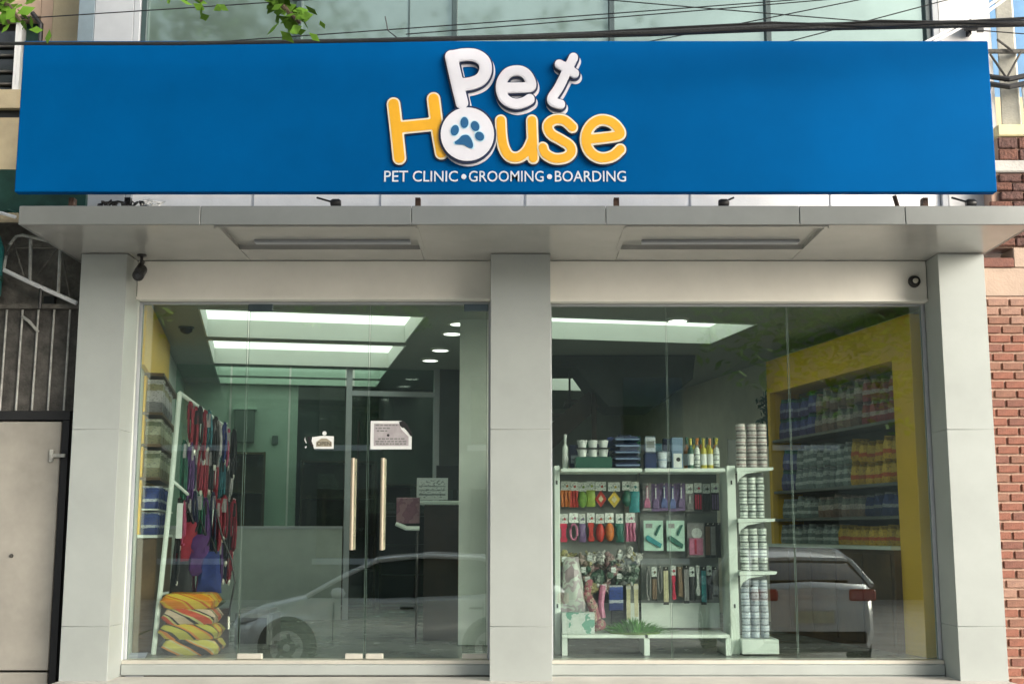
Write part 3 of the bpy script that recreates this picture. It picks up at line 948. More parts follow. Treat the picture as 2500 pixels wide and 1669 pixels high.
MB().lathe([(0.010, 0.0), (0.010, 0.001)], (-0.916, -0.0125, 2.475), 10, 'y').build('print_dot', mBLACK, st1)
st2 = thing('open_sign', 'small white OPEN plate with a dark figure stuck on the entrance door glass', 'sign', (-1.40, -0.008, 2.375))
MB().prism_y([(-1.462, 2.376), (-1.318, 2.376), (-1.318, 2.468), (-1.40, 2.472), (-1.478, 2.462), (-1.482, 2.436)], -0.0085, -0.0065).build('plate', mPAPER, st2)
MB().prism_y([(-1.448, 2.392), (-1.332, 2.392), (-1.332, 2.425), (-1.37, 2.452), (-1.41, 2.452), (-1.448, 2.425)], -0.0105, -0.0092).build('plate_field', mat('tan_print', (0.33, 0.30, 0.22), 0.7), st2)
MB().lathe([(0.016, 0.0), (0.016, 0.001)], (-1.388, -0.0085, 2.49), 12, 'y').build('plate_top', mPAPER, st2)
fig = MB()
fig.prism_y([(-1.515, 2.462), (-1.495, 2.468), (-1.488, 2.45), (-1.478, 2.42), (-1.466, 2.40), (-1.474, 2.386), (-1.492, 2.40), (-1.508, 2.43)], -0.0105, -0.0068)
fig.build('figure', mBLACK, st2)
for p in ([(-1.531, 2.462), (-1.528, 2.44), (-1.517, 2.42), (-1.522, 2.415), (-1.535, 2.44)], [(-1.531, 2.39), (-1.52, 2.397), (-1.518, 2.388), (-1.527, 2.378)]):
    MB().prism_y(p, -0.0085, -0.0065).build('figure_edge', mPAPER, st2)


def text_mesh(name, body, size=1.0, ext=0.002, off=0.0):
    c = bpy.data.curves.new(name, 'FONT')
    c.body = body
    c.size = size
    c.extrude = ext
    c.offset = off
    c.resolution_u = 3
    o = bpy.data.objects.new(name, c)
    me = bpy.data.meshes.new_from_object(o)
    bpy.data.objects.remove(o)
    return me


def place_text(name, body, x0, x1, z0, z1, y, m, parent, ext=0.002, bold=0.0):
    """lettering stretched to the box x0..x1, z0..z1, facing the street"""
    me = text_mesh(name, body, 1.0, 1.0, bold)
    co = np.array([v.co[:] for v in me.vertices])
    lo, hi = co.min(0), co.max(0)
    off = Vector((0, 0, 0))
    p = parent
    while p is not None:
        off += Vector(p.location)
        p = p.parent
    for v in me.vertices:
        u = (v.co.x - lo[0]) / (hi[0] - lo[0])
        w = (v.co.y - lo[1]) / (hi[1] - lo[1])
        dz = (v.co.z - lo[2]) / (hi[2] - lo[2])
        v.co = Vector((x0 + (x1 - x0) * u, y - ext * dz, z0 + (z1 - z0) * w)) - off
    me.materials.append(m)
    o = bpy.data.objects.new(name, me)
    COL.objects.link(o)
    o.parent = parent
    return o


place_text('lettering', 'OPEN', -1.44, -1.34, 2.398, 2.428, -0.0108, mBLACK, st2, 0.001)

# ------------------------------------------------------------------ display gondola in the window
gd = thing('display_gondola', 'white two-bay display rack with pegboard back standing in the window', 'display rack', (1.0, 0.55, 0.856))
BY = 0.74      # peg back plane
for x0, x1 in ((0.372, 0.995), (1.015, 1.628)):
    BOX(x0, x1, BY, BY + 0.02, 1.03, 2.235).build('peg_panel', mPEG if x0 < 1 else mPEG, gd)
    BOX(x0, x1, BY - 0.004, BY - 0.001, 1.03, 1.22).build('kick_panel', mRWHITE, gd)
    BOX(x0, x1, 0.33, BY - 0.005, 2.222, 2.25).build('top_shelf', mSHELF, gd, bevel=0.004)
    BOX(x0, x1, 0.31, BY - 0.005, 0.985, 1.012).build('base_shelf', mSHELF, gd, bevel=0.004)
for x0, x1 in ((0.325, 0.368), (1.655, 1.722)):
    BOX(x0, x1, 0.42, BY + 0.02, 0.857, 2.275).build('upright', mSHELF, gd, bevel=0.004)
for x0 in (0.375, 0.99, 1.60):
    BOX(x0, x0 + 0.04, 0.33, BY, 0.858, 0.984).build('leg', mSHELF, gd)
# end bay with short shelves
for z in (2.228, 1.84, 1.444):
    sh = MB().prism_y([(1.724, z), (1.99, z + 0.006), (2.005, z + 0.014), (2.005, z + 0.03), (1.724, z + 0.03)], 0.36, 0.72).build('end_shelf', mSHELF, gd)
    MB().prism_y([(1.724, z - 0.09), (1.74, z - 0.055), (1.79, z - 0.02), (1.90, z - 0.002), (1.724, z - 0.002)], 0.34, 0.352).build('bracket', mSHELF, sh)
BOX(1.722, 2.0, 0.34, 0.74, 0.866, 0.975).build('end_base', mSHELF, gd, bevel=0.004)
BOX(1.724, 2.0, 0.73, 0.745, 0.98, 2.5).build('end_back', mPEG, gd)
for x in (0.345, 1.69):
    for z in (2.13, 1.20):
        BOX(x - 0.006, x + 0.006, 0.416, 0.4195, z, z + 0.03).build('slot', mBLACK, gd)

# tins stacked on the end bay
mTINW = banded('white_tin_label', [(0.0, (0.10, 0.12, 0.11)), (0.10, (0.66, 0.70, 0.66)), (0.42, (0.20, 0.24, 0.23)), (0.52, (0.66, 0.70, 0.66)), (0.90, (0.14, 0.16, 0.15))], iscale=(55, 55, 120), wob=0.02)
mTINP = banded('rosy_tin_label', [(0.0, (0.16, 0.12, 0.12)), (0.10, (0.66, 0.60, 0.57)), (0.40, (0.36, 0.16, 0.18)), (0.50, (0.66, 0.61, 0.58)), (0.90, (0.2, 0.15, 0.15))], iscale=(55, 55, 120), wob=0.02)
mTING = banded('bluegrey_tin_label', [(0.0, (0.12, 0.15, 0.2)), (0.08, (0.50, 0.54, 0.60)), (0.45, (0.30, 0.36, 0.46)), (0.55, (0.54, 0.58, 0.63)), (0.92, (0.2, 0.24, 0.3))], iscale=(55, 55, 120), wob=0.02)


def tin_parts(r, h, m):
    body = MB().lathe([(r * 0.94, 0), (r, 0.004), (r, h * 0.9), (r * 0.94, h * 0.95), (r * 0.94, h)], (0, 0, 0), 12).mesh('tin', smooth=True)
    body.materials.append(m)
    rim = MB().lathe([(r * 0.99, h * 0.94), (r * 0.99, h * 0.995), (r * 0.90, h * 0.995), (r * 0.90, h * 0.97)], (0, 0, 0), 12).mesh('rim', smooth=True)
    rim.materials.append(mPEG)
    return body, rim


def tin_stack(x0, x1, y, z0, z1, cols_, rows_, m, lab, grp, deep=1):
    r = (x1 - x0) / cols_ / 2 * 0.93
    h = (z1 - z0) / rows_
    body, rim = tin_parts(r, h * 0.99, m)
    for c in range(cols_):
        for k in range(rows_):
            for q in range(deep):
                o = bpy.data.objects.new('tin', body)
                COL.objects.link(o)
                o.location = (x0 + (x1 - x0) * (c + 0.5) / cols_ + random.uniform(-0.003, 0.003), y + q * r * 2.1 + random.uniform(-0.004, 0.004), z0 + k * h)
                o.rotation_euler.z = random.uniform(0, 6.28)
                tag(o, lab, 'tin', grp)
                p = bpy.data.objects.new('rim', rim)
                COL.objects.link(p)
                p.parent = o


tin_stack(1.735, 1.985, 0.45, 2.26, 2.60, 3, 6, mTINP, 'rosy white tin stacked on top of the display rack end', 'tins on top of the rack end')
tin_stack(1.755, 1.95, 0.46, 1.872, 2.19, 3, 6, mTINW, 'white tin stacked on the upper end shelf of the display rack', 'tins on the upper end shelf')
tin_stack(1.75, 1.96, 0.46, 1.476, 1.80, 3, 6, mTINW, 'white tin stacked on the middle end shelf of the display rack', 'tins on the middle end shelf')
tin_stack(1.745, 1.955, 0.46, 0.977, 1.41, 3, 9, mTING, 'blue grey tin stacked on the base of the display rack end', 'tins on the end base')

OR1 = ['first', 'second', 'third', 'fourth', 'fifth', 'sixth', 'seventh', 'eighth']
# things standing on the top shelf
TZ = 2.252


def bottle(x, y, z, r, h, m, mcap, label, cat='bottle', group=None, spray=False):
    o = thing('bottle', label, cat, (x, y, z), group)
    MB().lathe([(r * 0.9, 0), (r, 0.01), (r, h * 0.55), (r * 0.9, h * 0.64), (r * 0.35, h * 0.72), (r * 0.35, h * 0.78)], (x, y, z), 12).build('body', m, o, smooth=True)
    if spray:
        sp = MB()
        sp.lathe([(r * 0.45, h * 0.78), (r * 0.45, h * 0.86), (r * 0.3, h * 0.9)], (x, y, z), 10)
        sp.box(x - r * 0.4, x + r * 0.5, y - r * 1.0, y + r * 0.4, z + h * 0.9, z + h)
        sp.build('spray_head', mcap, o, smooth=True)
    else:
        MB().lathe([(r * 0.5, h * 0.78), (r * 0.5, h * 0.98), (r * 0.42, h)], (x, y, z), 10).build('cap', mcap, o, smooth=True)
    MB().lathe([(r * 1.015, h * 0.12), (r * 1.015, h * 0.48)], (x, y, z), 12).build('wrap_label', mPAPER if not spray else mTINW, o, smooth=True)
    return o


mGREENP = mat('green_plastic', (0.02, 0.09, 0.06), 0.4)
mYELP = mat('yellow_plastic', (0.48, 0.42, 0.04), 0.35)
mORGP = mat('amber_plastic', (0.45, 0.16, 0.02), 0.35)
bottle(0.415, 0.5, TZ, 0.022, 0.27, mSHELF, mPAPER, 'slim pale bottle at the pillar end of the top display shelf')
tr = thing('green_tray', 'dark green tray holding two rows of white tubs on the top shelf', 'tray', (0.63, 0.5, TZ))
trm = MB()
trm.box(0.49, 0.77, 0.38, 0.62, TZ + 0.001, TZ + 0.012)
trm.box(0.49, 0.77, 0.38, 0.39, TZ + 0.012, TZ + 0.085)
trm.box(0.49, 0.77, 0.61, 0.62, TZ + 0.012, TZ + 0.085)
trm.box(0.49, 0.50, 0.391, 0.609, TZ + 0.012, TZ + 0.085)
trm.box(0.76, 0.77, 0.391, 0.609, TZ + 0.012, TZ + 0.085)
trm.build('tray_body', mGREENP, tr)
BOX(0.502, 0.758, 0.392, 0.608, TZ + 0.08, TZ + 0.09).build('tray_lid', mGREENP, tr)
BOX(0.502, 0.758, 0.40, 0.60, TZ + 0.152, TZ + 0.16).build('upper_tray', mBLACK, tr)
for row, z in ((0, TZ + 0.091), (1, TZ + 0.161)):
    for k in range(3):
        o = MB().lathe([(0.030, 0), (0.038, 0.045), (0.040, 0.046), (0.040, 0.058), (0.02, 0.06)], (0.545 + k * 0.082, 0.46, z), 12).build('tub', mPAPER, at=(0.545 + k * 0.082, 0.46, z), smooth=True)
        tag(o, 'white lidded tub in the %s row on the green tray' % ('lower', 'upper')[row], 'tub', 'white tubs on the green tray ' + ('lower', 'upper')[row])
mNAVYC = mat('navy_cloth', (0.02, 0.035, 0.11), 0.8, var=0.2, scale=12)
for k in range(5):
    mb = MB().pillow(0.785, 1.0, 0.40, 0.66, TZ + 0.002 + k * 0.05, TZ + 0.056 + k * 0.05, 6, 5, 40 + k, 0.08)
    o = mb.build('folded_mat', mNAVYC, at=(0.89, 0.5, TZ + 0.002 + k * 0.05), smooth=True)
    tag(o, 'navy folded mat, %s from the bottom of the pile on the top shelf' % ORD[k], 'mat', 'pile of navy mats')
    s_ = BOX(0.80, 0.985, 0.392, 0.399, TZ + 0.018 + k * 0.05, TZ + 0.030 + k * 0.05).build('pale_fold', mat('pale_blue_cloth', (0.16, 0.22, 0.34), 0.8) if k == 0 else bpy.data.materials['pale_blue_cloth'], o)
    s_.location = s_.location


def carton(name, label, x0, x1, y0, y1, z0, z1, m, cat='box', group=None, rot=0.0, panel=None):
    o = MB().box(x0, x1, y0, y1, z0, z1, rot).build(name, m, at=((x0 + x1) / 2, (y0 + y1) / 2, z0), bevel=0.003)
    tag(o, label, cat, group)
    if panel:
        w, h = x1 - x0, z1 - z0
        MB().box(x0 + w * 0.12, x1 - w * 0.12, y0 - 0.0015, y0 - 0.0005, z0 + h * panel[0], z0 + h * panel[1]).build('printed_panel', panel[2], o)
    return o


carton('jar_box', 'pale jar box with dark print beside the navy mats', 1.032, 1.11, 0.42, 0.52, TZ + 0.12, TZ + 0.25, mTING, panel=(0.3, 0.7, mPEG))
carton('dark_box', 'dark blue box under the pale jar box on the top shelf', 1.028, 1.115, 0.42, 0.54, TZ + 0.001, TZ + 0.119, mNAVYC)
o = MB().lathe([(0.035, 0), (0.045, 0.12), (0.047, 0.125), (0.047, 0.135)], (1.165, 0.47, TZ), 12).build('paper_cup', mTING, at=(1.165, 0.47, TZ), smooth=True)
tag(o, 'pale grey paper cup on the top display shelf', 'cup')
carton('photo_box', 'light blue box with dark dog photo on the top shelf', 1.238, 1.322, 0.42, 0.52, TZ + 0.001, TZ + 0.24, mat('sky_blue_card', (0.17, 0.25, 0.36), 0.5), panel=(0.03, 0.48, mPAPER))
MB().lathe([(0.017, 0.0), (0.017, 0.001)], (1.285, 0.4165, TZ + 0.07), 12, 'y').build('dark_print', mBLACK, bpy.data.objects['photo_box'])
bpy.data.objects['dark_print'].location = bpy.data.objects['dark_print'].location
for k, (x, mm, lab) in enumerate(((1.385, mGREENP, 'dark green bottle beside the light blue photo box'), (1.435, mTINW, 'white spray bottle with yellow label, first of the pair on the top shelf'),
                                   (1.485, mYELP, 'yellow bottle between the two white spray bottles'), (1.535, mYELP, 'yellow bottle with green cap between the white spray bottles'),
                                   (1.585, mTINW, 'white spray bottle with yellow label next to the rack end'))):
    bottle(x, 0.45, TZ, 0.024, 0.235, mm, mORGP if k % 2 else mYELP, lab, spray=(k in (1, 4)))
for k in range(5):
    x = 1.37 + k * 0.055
    bottle(x, 0.55, TZ, 0.024, 0.25, mYELP if k % 2 else mORGP, mGREENP, 'amber or yellow bottle in the back row behind the spray bottles', group='back row of yellow bottles')

BK = [(0.455, 0.10, 0.20, 'navy'), (0.56, 0.09, 0.23, 'green'), (0.655, 0.10, 0.21, 'navy'), (0.76, 0.08, 0.26, 'blue'), (0.845, 0.10, 0.28, 'navy'), (0.95, 0.07, 0.27, 'green'), (1.10, 0.09, 0.21, 'teal'), (1.20, 0.08, 0.25, 'navy')]
for k, (x, w, h, c) in enumerate(BK):
    carton('back_pack', '%s pack, %s from the pillar in the back row of the top shelf' % (c, OR1[k]), x, x + w, 0.67, 0.725, TZ + 0.001, TZ + h, LM[c], 'pack', 'packs in the back row', panel=(0.25, 0.6, mTING))
# hanging goods on the pegboard
mCARD = banded('white_header_card', [(0, (0.66, 0.70, 0.66)), (0.3, (0.5, 0.56, 0.52)), (0.55, (0.70, 0.73, 0.70))], ink=(0.06, 0.09, 0.08), inkamt=0.7, iscale=(70, 70, 130))
mCLEAR = mat('clear_blister', (0.20, 0.22, 0.22), 0.15, spec=0.8)
PC = {'red': (0.42, 0.03, 0.02), 'crimson': (0.45, 0.02, 0.06), 'green': (0.13, 0.24, 0.03), 'yellow': (0.50, 0.36, 0.04), 'teal': (0.02, 0.22, 0.24), 'orange': (0.48, 0.13, 0.02),
      'violet': (0.16, 0.10, 0.22), 'blue': (0.10, 0.13, 0.32), 'pink': (0.45, 0.14, 0.24), 'black': (0.02, 0.02, 0.022), 'lime': (0.28, 0.38, 0.05), 'darkgreen': (0.02, 0.12, 0.09), 'brown': (0.16, 0.10, 0.06), 'grey': (0.25, 0.24, 0.24), 'cream': (0.55, 0.50, 0.32), 'white': (0.6, 0.62, 0.6)}
PM = {k: mat('toy_' + k, v, 0.5, var=0.2, scale=35) for k, v in PC.items()}


def hung(name, label, cat, x, z1, w, h, col, style, card=True, y=0.66, group=None):
    """one carded article on a peg hook; z1 is the top of its card"""
    o = thing(name, label, cat, (x, y, z1 - h), group)
    MB().tube([(x, BY - 0.001, z1 - 0.012), (x, y - 0.03, z1 - 0.012), (x, y - 0.035, z1 - 0.004)], 0.003, 6).build('hook', mSTEEL, o)
    zb = z1
    if card:
        ch_ = min(0.075, h * 0.35)
        BOX(x - w * 0.46, x + w * 0.46, y - 0.002, y + 0.002, z1 - ch_, z1).build('header_card', mCARD, o, bevel=0.0)
        MB().lathe([(0.010, 0), (0.010, 0.001)], (x + w * 0.12, y - 0.0035, z1 - ch_ * 0.55), 8, 'y').build('card_mark', PM['black' if col == 'white' else col], o)
        zb = z1 - ch_
    zc, hh = (zb + z1 - h) / 2, (zb - (z1 - h)) / 2
    m = PM[col]
    mb = MB()
    if style == 'ball':
        mb.lathe([(hh * math.sin(math.pi * k / 8) * min(1, w / 2 / hh) + 1e-4, -hh * math.cos(math.pi * k / 8)) for k in range(9)], (x, y, zc), 12)
        mb.build('toy', m, o, smooth=True)
    elif style == 'diamond':
        mb.prism_y([(x - w * 0.5, zc), (x, zc - hh), (x + w * 0.5, zc), (x, zc + hh)], y - 0.012, y + 0.012)
        mb.build('toy', m, o)
        MB().prism_y([(x - w * 0.22, zc), (x, zc - hh * 0.45), (x + w * 0.22, zc), (x, zc + hh * 0.45)], y - 0.015, y - 0.0125).build('toy_centre', PM['cream'], o)
    elif style == 'block':
        for q in range(3):
            mb.pillow(x - w * 0.5 + w * q / 3, x - w * 0.5 + w * (q + 1) / 3 - 0.002, -hh, hh, -0.02, 0.02, 3, 4, q, 0.2)
        mb.v = [Vector((v.x, y + v.z, zc + v.y)) for v in mb.v]
        mb.build('toy', m, o, smooth=True)
    elif style == 'bone':
        mb.prism_y([(x - w * 0.30, zc + hh), (x + w * 0.30, zc + hh), (x + w * 0.42, zc + hh * 0.7), (x + w * 0.25, zc + hh * 0.4), (x + w * 0.25, zc - hh * 0.4),
                    (x + w * 0.42, zc - hh * 0.7), (x + w * 0.30, zc - hh), (x - w * 0.30, zc - hh), (x - w * 0.42, zc - hh * 0.7), (x - w * 0.25, zc - hh * 0.4), (x - w * 0.25, zc + hh * 0.4), (x - w * 0.42, zc + hh * 0.7)], y - 0.012, y + 0.012)
        mb.build('toy', m, o, bevel=0.004)
    elif style == 'ring':
        pts = [(x + w * 0.34 * math.cos(t), y, zc + hh * 0.85 * math.sin(t)) for t in [2 * math.pi * k / 14 for k in range(15)]]
        mb.tube(pts, w * 0.12, 6, cap=False)
        mb.build('toy', m, o, smooth=True)
    elif style == 'bag':
        mb.pillow(x - w / 2, x + w / 2, -hh, hh, -0.018, 0.018, 5, 6, int(x * 1000), 0.25)
        mb.v = [Vector((v.x, y + v.z, zc + v.y)) for v in mb.v]
        mb.build('bag', m, o, smooth=True)
    elif style == 'brush':
        MB().prism_y([(x - w / 2, zc - hh), (x + w / 2, zc - hh), (x + w / 2, zc + hh), (x - w / 2, zc + hh)], y + 0.004, y + 0.007).build('backing_card', PM['violet'] if col in ('blue', 'violet') else PM['grey'], o)
        mb.prism_y([(x - 0.008, zc + hh * 0.8), (x + 0.008, zc + hh * 0.8), (x + 0.010, zc - hh * 0.05), (x + w * 0.36, zc - hh * 0.35), (x + w * 0.36, zc - hh * 0.8), (x - w * 0.36, zc - hh * 0.8), (x - w * 0.36, zc - hh * 0.35), (x - 0.010, zc - hh * 0.05)], y - 0.012, y + 0.002)
        mb.build('tool', m, o, bevel=0.003)
        BOX(x - 0.004, x + 0.004, y - 0.014, y - 0.0125, zc - hh * 0.1, zc + hh * 0.7).build('handle_shine', PM['white'], o)
    elif style == 'comb':
        MB().prism_y([(x - w / 2, zc - hh), (x + w / 2, zc - hh), (x + w / 2, zc + hh), (x - w / 2, zc + hh)], y + 0.004, y + 0.007).build('backing_card', PM['black'], o)
        for q in range(3):
            mb.tube([(x - w * 0.3 + w * 0.3 * q, y - 0.004, zc + hh * 0.8), (x - w * 0.3 + w * 0.3 * q, y - 0.004, zc - hh * 0.85)], 0.007, 6)
        mb.build('tool', m, o)
    return o


# upper left bay: toys
T1 = [(0.425, 0.085, 'orange', 'block', 'orange knotted toy'), (0.487, 0.07, 'red', 'block', 'red knotted toy'), (0.555, 0.075, 'green', 'ball', 'green dented ball toy'), (0.622, 0.07, 'lime', 'bag', 'lime soft toy'),
      (0.70, 0.09, 'red', 'diamond', 'red and cream diamond toy'), (0.805, 0.10, 'yellow', 'diamond', 'yellow diamond toy'), (0.905, 0.075, 'darkgreen', 'ball', 'dark green ball toy'), (0.965, 0.08, 'teal', 'bag', 'tall teal toy')]
for i, (x, w, c, stl, nm) in enumerate(T1):
    hung('hanging_toy', nm + ' on a white card in the upper toy row', 'pet toy', x, 2.165 - 0.004 * (i % 3), w, 0.20 if i < 7 else 0.24, c, stl)
T2 = [(0.405, 0.075, 'crimson', 'bone', 'crimson bone toy'), (0.485, 0.08, 'pink', 'ring', 'pink ring toy'), (0.552, 0.05, 'violet', 'bag', 'dark violet pouch'), (0.62, 0.065, 'red', 'bone', 'first red bone toy'),
      (0.692, 0.07, 'red', 'ball', 'round red toy'), (0.765, 0.075, 'orange', 'ball', 'orange red toy'), (0.845, 0.06, 'darkgreen', 'bag', 'dark green pouch'), (0.93, 0.08, 'pink', 'block', 'pink toy beside the brush cards')]
for i, (x, w, c, stl, nm) in enumerate(T2):
    hung('hanging_toy', nm + ' in the lower toy row of the display rack', 'pet toy', x, 1.91 + 0.006 * (i % 2), w, 0.22, c, stl)
# upper right bay: grooming tools
for i in range(9):
    x = 1.065 + i * 0.067
    c = ['pink', 'violet', 'blue', 'blue', 'violet', 'grey', 'crimson', 'black', 'violet'][i]
    hung('grooming_tool', '%s grooming tool, %s' % (c, ('first from the toys', 'second from the toys', 'third from the toys', 'fourth from the toys', 'fifth from the toys', 'sixth from the toys', 'seventh from the toys', 'eighth from the toys', 'last before the rack end')[i]) + ' in the top tool row',
         'grooming tool', x, 2.15 - 0.006 * (i % 2), 0.064, 0.215, c, 'brush' if i < 6 else 'comb', card=(i > 4))


def blister(x0, x1, z0, z1, cback, cfront, lab, mark):
    o = thing('tool_card', lab, 'tool card', ((x0 + x1) / 2, 0.645, z0))
    BOX(x0, x1, 0.648, 0.652, z0, z1).build('card', cback, o)
    w, h = x1 - x0, z1 - z0
    if mark == 'brush':
        MB().prism_y([(x0 + w * .08, z0 + h * .45), (x0 + w * .2, z0 + h * .52), (x0 + w * .92, z0 + h * .22), (x0 + w * .85, z0 + h * .08), (x0 + w * .12, z0 + h * .34)], 0.630, 0.6475).build('brush_head', cfront, o, bevel=0.003)
        MB().prism_y([(x0 + w * .55, z0 + h * .55), (x0 + w * .65, z0 + h * .48), (x0 + w * .92, z0 + h * .85), (x0 + w * .8, z0 + h * .86)], 0.634, 0.6475).build('brush_handle', PM['darkgreen'], o, bevel=0.003)
        BOX(x0 + w * .1, x0 + w * .45, 0.6465, 0.6475, z0 + h * .75, z0 + h * .9).build('card_print', PM['grey'], o)
    else:
        BOX(x0 + w * .08, x1 - w * .08, 0.634, 0.6475, z0 + h * .06, z0 + h * .56).build('blister_pack', cfront, o, bevel=0.004)
        BOX(x0 + w * .40, x0 + w * .52, 0.630, 0.6335, z0 + h * .1, z0 + h * .52).build('tool', PM['crimson'], o)
        MB().lathe([(w * 0.32, 0), (w * 0.32, 0.003)], ((x0 + x1) / 2 + w * .06, 0.644, z0 + h * .70), 14, 'y').build('round_print', PM['white'], o)
        BOX(x0 + w * .1, x1 - w * .1, 0.6465, 0.6475, z0 + h * .86, z0 + h * .96).build('card_print', PM['grey'], o)
    return o


mMINT = mat('mint_card', (0.42, 0.60, 0.50), 0.5, var=0.08, scale=15)
blister(1.033, 1.185, 1.625, 1.858, mMINT, PM['teal'], 'mint card with teal slicker brush, beside the toys', 'brush')
blister(1.212, 1.352, 1.622, 1.858, mMINT, PM['darkgreen'], 'mint card with dark green brush, second of the brush cards', 'brush')
blister(1.375, 1.505, 1.575, 1.838, PM['grey'], PM['pink'], 'black and white card with pink comb blister on the rack', 'comb')
for i in range(3):
    hung('grooming_tool', '%s carded comb beside the pink comb blister' % ('brown', 'grey', 'black')[i], 'comb', 1.535 + i * 0.042, 1.84, 0.04, 0.27, ('brown', 'grey', 'black')[i], 'comb', card=False)
# lower right bay: leads, combs and tubes
L3 = [(1.065, 'grey', 'ring'), (1.11, 'brown', 'comb'), (1.155, 'grey', 'ring'), (1.20, 'cream', 'comb'), (1.26, 'crimson', 'bone'), (1.31, 'brown', 'bag'), (1.36, 'grey', 'comb'), (1.405, 'black', 'bag'), (1.45, 'white', 'bone'), (1.495, 'teal', 'comb'), (1.54, 'black', 'comb'), (1.585, 'grey', 'comb')]
for i, (x, c, stl) in enumerate(L3):
    hung('hanging_pack', '%s long pack, %s from the toys in the lowest tool row' % (c, ['first', 'second', 'third', 'fourth', 'fifth', 'sixth', 'seventh', 'eighth', 'ninth', 'tenth', 'eleventh', 'twelfth'][i]), 'pack',
         x, 1.51 - 0.01 * (i % 2), 0.042, 0.29 - 0.03 * (i % 3), c, stl, card=(i % 3 == 1))
# lower left bay: plush heap, sack, boxes, belts, paper bag
sk = MB().pillow(-0.10, 0.10, -0.22, 0.22, -0.09, 0.09, 8, 10, 3, 0.12)
sk.v = [Vector((0.455 + v.x * (1.25 - (v.y + 0.22) * 1.6), 0.50 + v.z, 1.36 + v.y)) for v in sk.v]
tag(sk.build('litter_sack', pack('pale_sack_print', [(0.48, 0.52, 0.47), (0.42, 0.36, 0.38), (0.55, 0.58, 0.53), (0.38, 0.30, 0.32)], 8, 0.35), at=(0.455, 0.5, 1.1), smooth=True),
    'pale sack with rosy print slumped at the pillar side of the rack base', 'sack')
carton('gift_box', 'white box with green prints at the bottom corner of the rack', 0.375, 0.622, 0.36, 0.56, 1.014, 1.17, pack('white_green_print', [(0.58, 0.62, 0.58), (0.50, 0.56, 0.52), (0.62, 0.64, 0.62), (0.14, 0.34, 0.26)], 20, 0.45))
mHEAP = [pack('soft_toy_' + n_, c, 22, 0.9) for n_, c in (('brown', [(0.14, 0.10, 0.08), (0.26, 0.20, 0.16), (0.10, 0.09, 0.08), (0.34, 0.26, 0.24)]), ('rose', [(0.30, 0.16, 0.17), (0.20, 0.13, 0.13), (0.40, 0.30, 0.28), (0.14, 0.10, 0.10)]),
                                                     ('green', [(0.05, 0.10, 0.07), (0.10, 0.15, 0.11), (0.04, 0.06, 0.05), (0.22, 0.26, 0.22)]), ('grey', [(0.30, 0.30, 0.28), (0.45, 0.45, 0.42), (0.18, 0.18, 0.17), (0.55, 0.54, 0.5)]), ('olive', [(0.30, 0.27, 0.12), (0.20, 0.18, 0.09), (0.42, 0.38, 0.2), (0.14, 0.13, 0.08)]))]
HN = ['brown', 'rose', 'green', 'grey', 'olive']
OR2 = ['first', 'second', 'third', 'fourth', 'fifth', 'sixth', 'seventh', 'eighth', 'ninth', 'tenth']
cnt = {}
rh = random.Random(15)
HEAP = [(0.40, 1.56, 4), (0.46, 1.57, 4), (0.53, 1.55, 0), (0.60, 1.57, 3), (0.68, 1.58, 3), (0.76, 1.56, 1), (0.84, 1.58, 3), (0.91, 1.60, 3), (0.97, 1.57, 3),
        (0.55, 1.48, 2), (0.62, 1.49, 1), (0.70, 1.50, 0), (0.78, 1.48, 1), (0.86, 1.50, 3), (0.94, 1.49, 2), (0.58, 1.41, 0), (0.66, 1.42, 2), (0.74, 1.42, 0), (0.83, 1.43, 2), (0.92, 1.42, 2), (0.63, 1.35, 4), (0.71, 1.35, 0)]
for i, (x, z, ci) in enumerate(HEAP):
    cnt[ci] = cnt.get(ci, 0) + 1
    r = rh.uniform(0.036, 0.05)
    y = 0.60 + rh.uniform(-0.05, 0.05)
    o = thing('soft_toy', '%s soft toy, %s of its colour counted down the heap below the toy rows' % (HN[ci], OR2[cnt[ci] - 1]), 'soft toy', (x, y, z - r))
    mb = MB()
    rings = [(r * math.sin(math.pi * k / 7) + 1e-4, -r * math.cos(math.pi * k / 7)) for k in range(8)]
    mb.lathe(rings, (x, y, z), 10)
    tl = rh.uniform(0.75, 1.35)
    for v in mb.v:
        v += Vector((rh.uniform(-1, 1), rh.uniform(-1, 1), rh.uniform(-1, 1))) * r * 0.22
        v.x = x + (v.x - x) * tl
    mb.build('body', mHEAP[ci], o, smooth=True)
    hd = MB()
    a = rh.uniform(0, 6.28)
    hx_, hz_ = x + r * 0.9 * math.cos(a), z + r * 0.9 * math.sin(a)
    hd.lathe([(q * 0.6, w * 0.6) for q, w in rings], (hx_, y - 0.02, hz_), 8)
    for v in hd.v:
        v += Vector((rh.uniform(-1, 1), rh.uniform(-1, 1), rh.uniform(-1, 1))) * r * 0.1
    hd.build('head', mHEAP[(ci + rh.choice((0, 0, 1))) % 5], o, smooth=True)
    for q in range(2):
        a2 = a + 2.2 + q * 1.6
        MB().tube([(x + r * 0.5 * math.cos(a2), y - 0.02, z + r * 0.5 * math.sin(a2)), (x + r * 1.5 * math.cos(a2), y - 0.03, z + r * 1.5 * math.sin(a2))], [r * 0.28, r * 0.2], 6).build('limb', mHEAP[(ci + q) % 5], o, smooth=True)
    if i % 3 == 0:
        BOX(x - 0.018, x + 0.018, y - r - 0.012, y - r - 0.010, z - 0.02, z + 0.022).build('tag_card', mCARD, o)
mLEOP = pack('leopard_plush', [(0.45, 0.36, 0.26), (0.06, 0.04, 0.03), (0.50, 0.42, 0.32), (0.30, 0.10, 0.12)], 34, 0.9, kind='voronoi')
lp = thing('spotted_snake_toy', 'spotted beige plush hanging down to the rack base', 'plush toy', (0.66, 0.48, 1.02))
